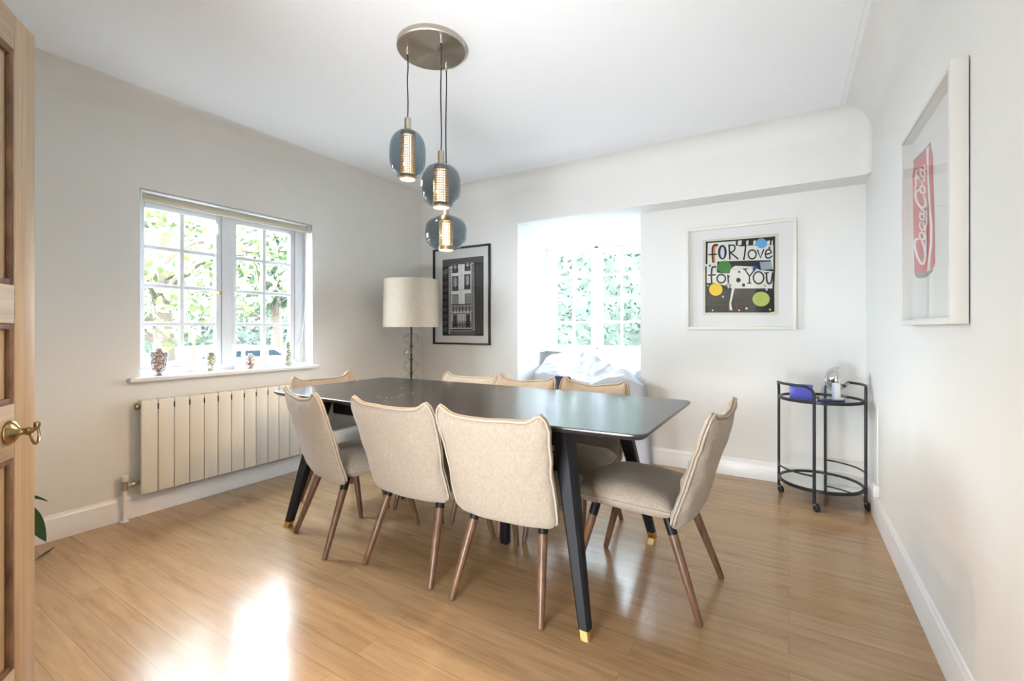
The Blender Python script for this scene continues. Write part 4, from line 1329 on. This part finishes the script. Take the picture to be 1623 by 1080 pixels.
# dots
F_.disc('art_blue', 704, 288, 46, 40)
F_.disc('art_yellow', 332, 664, 55, 51); F_.disc('art_lime', 701, 742, 70, 60)
for (x, y, r_, c) in ((390, 722, 8, 'art_white'), (268, 632, 6, 'art_white'), (746, 664, 9, 'art_lilac'), (582, 818, 9, 'art_white'), (774, 828, 8, 'art_yellow'), (306, 834, 7, 'art_white'), (278, 720, 6, 'art_navy'), (522, 834, 7, 'art_cream'), (434, 648, 6, 'art_white')): F_.disc(c, x, y, r_)
F_.stroke('art_red', [(478, 816), (500, 800), (502, 826)], 8)
D = 'art_dim'
F_.stroke(D, [(492, 725), (492, 684), (512, 680), (516, 700), (496, 706), (520, 724)], 4)
F_.stroke(D, [(540, 700), (544, 722), (562, 722), (566, 698)], 4); F_.stroke(D, [(600, 690), (582, 696), (584, 718), (606, 716)], 4)
F_.stroke(D, [(520, 812), (498, 786), (508, 778), (520, 790), (534, 776), (546, 786), (520, 812)], 4)
F_.stroke(D, [(600, 790), (622, 766), (650, 800), (606, 812)], 4); F_.stroke(D, [(550, 750), (575, 744), (600, 750)], 4)
F_.stroke(D, [(262, 750), (420, 742)], 4, False); F_.stroke(D, [(262, 792), (400, 788)], 4, False); F_.stroke(D, [(310, 730), (310, 826)], 4, False)
F_.mb.build('print', None, lvt, smooth=0, recalc=False)

# 3) red soda can print on the right wall (x = XR)
ry0, ry1, rz0, rz1 = 1.760, 2.440, 1.115, 1.870
DR = 0.040
# local x runs toward -y (to the right when facing the wall), y up, z out (-x)
MR = Matrix(((0, 0, -1, XR - 0.004), (-1, 0, 0, (ry0 + ry1) / 2), (0, 1, 0, (rz0 + rz1) / 2), (0, 0, 0, 1)))
rpt = picture_frame('framed_print', 'white framed print of a red soda can on the right wall', MR, ry1 - ry0, rz1 - rz0, 0.020, DR, 'white_picture_frame')
for nm, c in (('can_red', (205, 72, 78)), ('can_dark_red', (186, 58, 66)), ('can_white', (236, 236, 236)), ('can_grey', (140, 150, 152)), ('can_dark', (84, 92, 94))): colour(nm, c)
invR = MR.inverted()
def cn(x, y, k):
    p = on_x(1420 + x / 4.15, 200 + y / 4.154, XR - 0.009)
    return invR @ Vector((XR - 0.0085 - k * 0.00005, p[1], p[2]))
F_ = Flat(cn)
F_.poly('can_grey', [(120, 960), (244, 932), (238, 962), (214, 986), (180, 1002), (148, 1004), (128, 992)])
F_.stroke('can_dark', [(126, 976), (160, 986), (210, 972), (240, 950)], 5)
F_.poly('can_dark', [(112, 240), (116, 225), (200, 140), (226, 104), (230, 128), (208, 150), (120, 244)])
F_.poly('can_red', [(118, 240), (150, 206), (226, 120), (243, 205), (246, 400), (254, 620), (257, 905), (240, 940), (200, 962), (150, 972), (121, 966), (112, 640), (108, 330)])
F_.poly('can_dark_red', [(218, 130), (226, 120), (243, 205), (246, 400), (254, 620), (257, 905), (246, 930), (244, 640), (234, 400), (230, 210)])
F_.poly('can_white', [(200, 148), (216, 132), (214, 200), (216, 330), (228, 520), (240, 660), (238, 780), (226, 880), (222, 950), (200, 962), (212, 860), (224, 760), (222, 640), (214, 520), (206, 340), (200, 220)])
def T(t, s):          # lettering runs up the can: t 0..10 along, s 0..3 up
    bx = 186 + 10 * (t / 10.0)
    return (bx - s * 21 + 2, 905 - t * 63 - s * 8)
Wc = 'can_white'
def pen(pts, w=9, closed=False): F_.stroke(Wc, [T(*p) for p in pts], w * 1.3, True, closed)
pen([(2.3, 2.1), (2.1, 2.9), (1.4, 3.1), (.6, 2.5), (0.0, 1.5), (-.1, .6), (.3, 0), (1.0, -.2), (1.7, .2), (2.2, .9)], 12)
pen([(2.75 + .38 * cos(a), .95 + .75 * sin(a)) for a in [2 * pi * j / 10 for j in range(10)]], 9, True)
pen([(4.1, 1.5), (3.75, 1.75), (3.4, 1.2), (3.45, .5), (3.8, .25), (4.2, .7)], 9)
pen([(4.75 + .32 * cos(a), 1.0 + .72 * sin(a)) for a in [2 * pi * j / 10 for j in range(10)]], 8, True)
pen([(5.1, 1.8), (5.05, .8), (5.25, .3), (5.5, .7)], 9)
pen([(5.45, 1.2), (5.75, 1.25)], 9)
pen([(7.4, 2.2), (7.1, 3.0), (6.6, 3.1), (6.0, 2.4), (5.7, 1.3), (5.9, .3), (6.4, .0), (7.0, .5)], 12)
pen([(7.2, 2.4), (7.3, 3.3), (7.9, 3.0), (8.6, 3.2), (9.3, 3.0), (9.5, 2.4)], 6)
pen([(7.6 + .38 * cos(a), .95 + .78 * sin(a)) for a in [2 * pi * j / 10 for j in range(10)]], 9, True)
pen([(8.1, .8), (8.7, 2.2), (8.9, 2.9), (8.65, 2.8), (8.5, 1.6), (8.6, .4), (8.9, .5)], 8)
pen([(9.3 + .34 * cos(a), 1.0 + .72 * sin(a)) for a in [2 * pi * j / 10 for j in range(10)]], 8, True)
pen([(9.7, 1.8), (9.65, .8), (9.9, .2), (10.2, .6)], 9)
pen([(.9, -.3), (2.2, -.45), (3.4, -.15), (4.6, -.5), (5.6, -.3)], 6)
def Tc(t, s): return (214 - s * 13, 646 - t * 22)
def penc(pts, w=3.6): F_.stroke(Wc, [Tc(*p) for p in pts], w, False)
penc([(.75, .8), (.3, 1), (0, .5), (.3, 0), (.75, .2)])
penc([(1.15, 0), (1.15, 1.4)])
penc([(2.2, 0), (2.2, .9), (1.7, 1), (1.55, .5), (1.7, 0), (2.2, .1)])
for s0 in (2.6, 3.6): penc([(s0 + .7, .9), (s0 + .1, 1), (s0, .6), (s0 + .6, .45), (s0 + .6, .05), (s0, 0)])
penc([(4.7, 0), (4.7, .9)]); penc([(4.7, 1.25), (4.7, 1.4)])
penc([(5.9, .8), (5.4, 1), (5.15, .5), (5.4, 0), (5.9, .2)])
F_.mb.build('print', None, rpt, smooth=0, recalc=False)
# cable and socket low on the right wall behind the trolley
sk = thing('wall_socket', 'small white cable outlet on top of the skirting behind the trolley', 'socket', (XR, 3.30, 0))
m_ = MB(); m_.bevbox(-0.028, 0, -0.035, 0.035, 0.150, 0.215, 0.004); m_.build('outlet_box', 'white_gloss', sk)
m_ = MB(); m_.bevbox(-0.007, 0, -0.005, 0.005, 0.215, 0.66, 0.002); m_.build('cable_trunking', 'white_gloss', sk)

# ------------------------------------------------------------------ plant behind the door and fallen leaf
plant = thing('potted_plant', 'green leafy potted plant almost hidden behind the pine door', 'plant', (-2.86, 0.42, 0))
m_ = MB(); m_.lathe([(0.0, 0), (0.075, 0), (0.10, 0.17), (0.108, 0.17), (0.108, 0.19), (0.095, 0.19), (0.092, 0.165), (0.0, 0.165)], n=32); m_.build('pot', 'pot', plant)
m_ = MB(); m_.lathe([(0.0, 0.172), (0.09, 0.168)], n=24, closed=True); m_.build('soil', 'soil', plant)
def leaf_mesh(m_, base, tip, width, droop=0.0, n=8):
    base = Vector(base); tip = Vector(tip); d = tip - base
    side = d.cross(Vector((0.3, -0.5, 1))).normalized()
    vs = []; fs = []
    for i in range(n + 1):
        t = i / n; w = width * (sin(pi * min(1, t * 0.96 + 0.04)) ** 0.8) * (1.1 - 0.4 * t)
        p = base + d * t + Vector((0, 0, -droop * t * t))
        vs += [p - side * w, p + Vector((0, 0, -0.15 * w)), p + side * w]
    for i in range(n):
        for k in range(2): fs.append((3 * i + k, 3 * i + k + 1, 3 * i + 4 + k, 3 * i + 3 + k))
    m_.add(vs, fs)
for q in range(11):
    a = q * 2.399; r0 = 0.10 + 0.05 * RND.random(); zt = 0.30 + 0.032 * q
    m_ = MB()
    bx_, by_ = 0.03 * cos(a), 0.03 * sin(a)
    jx, jy = r0 * cos(a), r0 * sin(a)
    m_.tube(catmull([(bx_, by_, 0.165), (bx_ * 1.5, by_ * 1.5, zt * 0.6), (jx, jy, zt)], 5), 0.0035, 6)
    st_ = m_.build('stem', 'dark_leaf', plant)
    m_ = MB(); leaf_mesh(m_, (jx, jy, zt), (jx * 2.1, jy * 2.1, zt - 0.03), 0.035, 0.04)
    m_.build('leaf', 'dark_leaf', st_, smooth=180, recalc=False)
for (p0, p1, w, dr) in (((0.10, 0.15, 0.37), (0.195, 0.20, 0.205), 0.030, 0.0), ((0.08, 0.14, 0.40), (0.19, 0.21, 0.40), 0.008, 0.03)):
    m_ = MB(); m_.tube(catmull([(0.02, 0.02, 0.165), (0.05, 0.08, 0.36), p0], 5), 0.003, 6); st_ = m_.build('stem', 'dark_leaf', plant)
    m_ = MB(); leaf_mesh(m_, p0, p1, w, dr); m_.build('leaf', 'dark_leaf', st_, smooth=180, recalc=False)
m_ = MB(); leaf_mesh(m_, (0, 0, 0.004), (-0.06, 0.085, 0.018), 0.012, -0.004)
m_.tube([(0, 0, 0.004), (0.02, -0.03, 0.003)], 0.0015, 6)
o = m_.build('fallen_leaf', 'dry_leaf', smooth=180, recalc=False); o.location = (-3.055, 0.675, 0.0)
props(o, 'dark dry leaf fallen on the floor beside the pine door', 'leaf')

# ------------------------------------------------------------------ outside
m_ = MB(); m_.box(-26, 14, -14, 26, -0.75, -0.65)
struct(m_.build('ground', 'ground', smooth=0))
def foliage(name, m, parent, centre, rad, n, size, seed, shell=0.35):
    rr_ = random.Random(seed); m_ = MB(); vs = []; fs = []
    for i in range(n):
        while True:
            p = Vector((rr_.uniform(-1, 1), rr_.uniform(-1, 1), rr_.uniform(-1, 1)))
            if shell < p.length < 1: break
        w = 1 + 0.25 * nz(p.x, p.y, p.z + seed, 2.3)
        c = Vector(centre) + Vector((p.x * rad[0], p.y * rad[1], p.z * rad[2])) * w
        d = Vector((rr_.gauss(0, 1), rr_.gauss(0, 1), rr_.gauss(0, 1))).normalized(); e = d.cross(Vector((rr_.gauss(0, 1), rr_.gauss(0, 1), rr_.gauss(0, 1)))).normalized()
        s = size * rr_.uniform(0.6, 1.3)
        b = len(vs)
        vs += [c - d * s, c + e * s * 0.45, c + d * s, c - e * s * 0.45]; fs.append((b, b + 1, b + 2, b + 3))
    m_.add(vs, fs)
    o = m_.build(name, m, parent, smooth=0, recalc=False); o['kind'] = 'stuff' if False else 'part'
    del o['kind']
    return o
def tree(loc, h, rad, m, n, size, seed, label):
    t = thing('tree', label, 'tree', loc)
    m_ = MB(); m_.tube(catmull([(0, 0, 0), (0.05, 0.03, h * 0.4), (-0.04, 0.02, h * 0.75), (0.02, 0, h)], 4), [0.16 - 0.10 * i / 12 for i in range(13)], 10); tk = m_.build('trunk', 'bark', t)
    rr_ = random.Random(seed)
    m_ = MB()
    for k in range(7):
        a = k * 0.9 + seed; z0_ = h * (0.45 + 0.07 * k)
        m_.tube(catmull([(0, 0, z0_), (rad[0] * 0.4 * cos(a), rad[1] * 0.4 * sin(a), z0_ + 0.4), (rad[0] * 0.85 * cos(a), rad[1] * 0.85 * sin(a), z0_ + 0.5)], 4), [0.05 - 0.004 * i for i in range(9)], 6)
    m_.build('branches', 'bark', tk)
    foliage('foliage', m, t, (0, 0, h), rad, n, size, seed)
tree((-7.0, 2.7, -0.65), 3.0, (1.5, 1.6, 1.6), 'leaf_yellow', 3600, 0.075, 3, 'yellow green leafy tree close to the left pane of the left window')
tree((-10.4, 6.3, -0.65), 3.9, (1.6, 1.9, 1.7), 'leaf_green', 7000, 0.10, 5, 'green tree further off seen through the right half of the left window')
tree((-17.0, 8.3, -0.65), 4.4, (3.2, 4.6, 3.2), 'leaf_green', 14000, 0.13, 8, 'tall pale tree behind the parked car')
def hedge(x0, x1, y0, y1, h, m, n, size, seed, label):
    t = thing('hedge', label, 'hedge', ((x0 + x1) / 2, (y0 + y1) / 2, -0.65))
    rr_ = random.Random(seed); m_ = MB(); vs = []; fs = []
    lx, ly = (x1 - x0) / 2, (y1 - y0) / 2
    for i in range(n):
        c = Vector((rr_.uniform(-lx, lx), rr_.uniform(-ly, ly), rr_.uniform(0, h)))
        # push leaves towards the faces
        f = rr_.random()
        if f < 0.75:
            if lx < ly: c.x = (lx if rr_.random() < .5 else -lx) * rr_.uniform(.75, 1.05)
            else: c.y = (ly if rr_.random() < .5 else -ly) * rr_.uniform(.75, 1.05)
        elif f < 0.9: c.z = h * rr_.uniform(.95, 1.03)
        c += Vector((1, 1, 0)) * 0.12 * nz(c.x, c.y, c.z, 1.3)
        d = Vector((rr_.gauss(0, 1), rr_.gauss(0, 1), rr_.gauss(0, 1))).normalized(); e = d.cross(Vector((rr_.gauss(0, 1), rr_.gauss(0, 1), rr_.gauss(0, 1)))).normalized()
        s = size * rr_.uniform(.6, 1.3); b = len(vs)
        vs += [c - d * s, c + e * s * .5, c + d * s, c - e * s * .5]; fs.append((b, b + 1, b + 2, b + 3))
    m_.add(vs, fs); m_.build('foliage', m, t, smooth=0, recalc=False)
    m_ = MB(); m_.box(-lx * .7, lx * .7, -ly * .7, ly * .7, 0, h * .93); m_.build('hedge_core', 'hedge_green', t, smooth=0)
hedge(-7.0, 1.0, 7.0, 7.9, 3.9, 'hedge_green', 24000, 0.045, 11, 'tall clipped green hedge outside the bay window')
hedge(-12.9, -12.1, -2.0, 12.0, 1.9, 'hedge_green', 12000, 0.06, 12, 'low dark hedge across the drive behind the parked car')
hedge(-6.6, -5.8, 4.5, 6.65, 3.6, 'hedge_green', 7000, 0.045, 13, 'short green hedge to the left of the bay, seen through the side window')
# parked car
car = thing('car', 'pale parked car outside the left window', 'car', (-8.8, 4.3, -0.65), pi / 2)
body = [(-2.1, .35), (-2.12, .75), (-1.9, .92), (-1.25, .98), (-.65, 1.42), (.55, 1.46), (1.25, 1.02), (1.95, .90), (2.12, .65), (2.1, .35)]
Mc = Matrix(((1, 0, 0, 0), (0, 0, -1, 0), (0, 1, 0, 0), (0, 0, 0, 1)))
m_ = MB(); m_.prism(body, -0.85, 0.85, Mc)
cb = m_.build('car_body', 'car_paint', car, smooth=20)
bv = cb.modifiers.new('bevel', 'BEVEL'); bv.width = 0.08; bv.segments = 3
m_ = MB()
for s in (-1, 1):
    m_.prism([(-1.05, 1.0), (-.6, 1.36), (-.08, 1.38), (-.08, 1.0)], s * .852 - .004, s * .852 + .004, Mc); m_.prism([(0, 1.0), (0, 1.38), (.5, 1.38), (1.05, 1.02)], s * .852 - .004, s * .852 + .004, Mc)
m_.build('side_window', 'car_glass', car, smooth=0)
for x in (-1.3, 1.3):
    for s in (-1, 1):
        m_ = MB(); m_.lathe([(0.0, -.1), (.24, -.1), (.33, -.08), (.33, .08), (.24, .1), (0.0, .1)], (x, s * .80, .33), 28, Matrix.Rotation(pi / 2, 4, 'X')); wl = m_.build('wheel', 'tyre', car)
        m_ = MB(); m_.lathe([(0.0, -.11), (.20, -.105), (.20, .105), (0.0, .11)], (x, s * .80, .33), 20, Matrix.Rotation(pi / 2, 4, 'X')); m_.build('hub_cap', 'silver', wl)
for s in (-1, 1):
    m_ = MB(); m_.bevbox(-2.13, -2.02, s * .68 - .12, s * .68 + .12, .62, .78, .02); m_.build('tail_light', 'red_light', car)
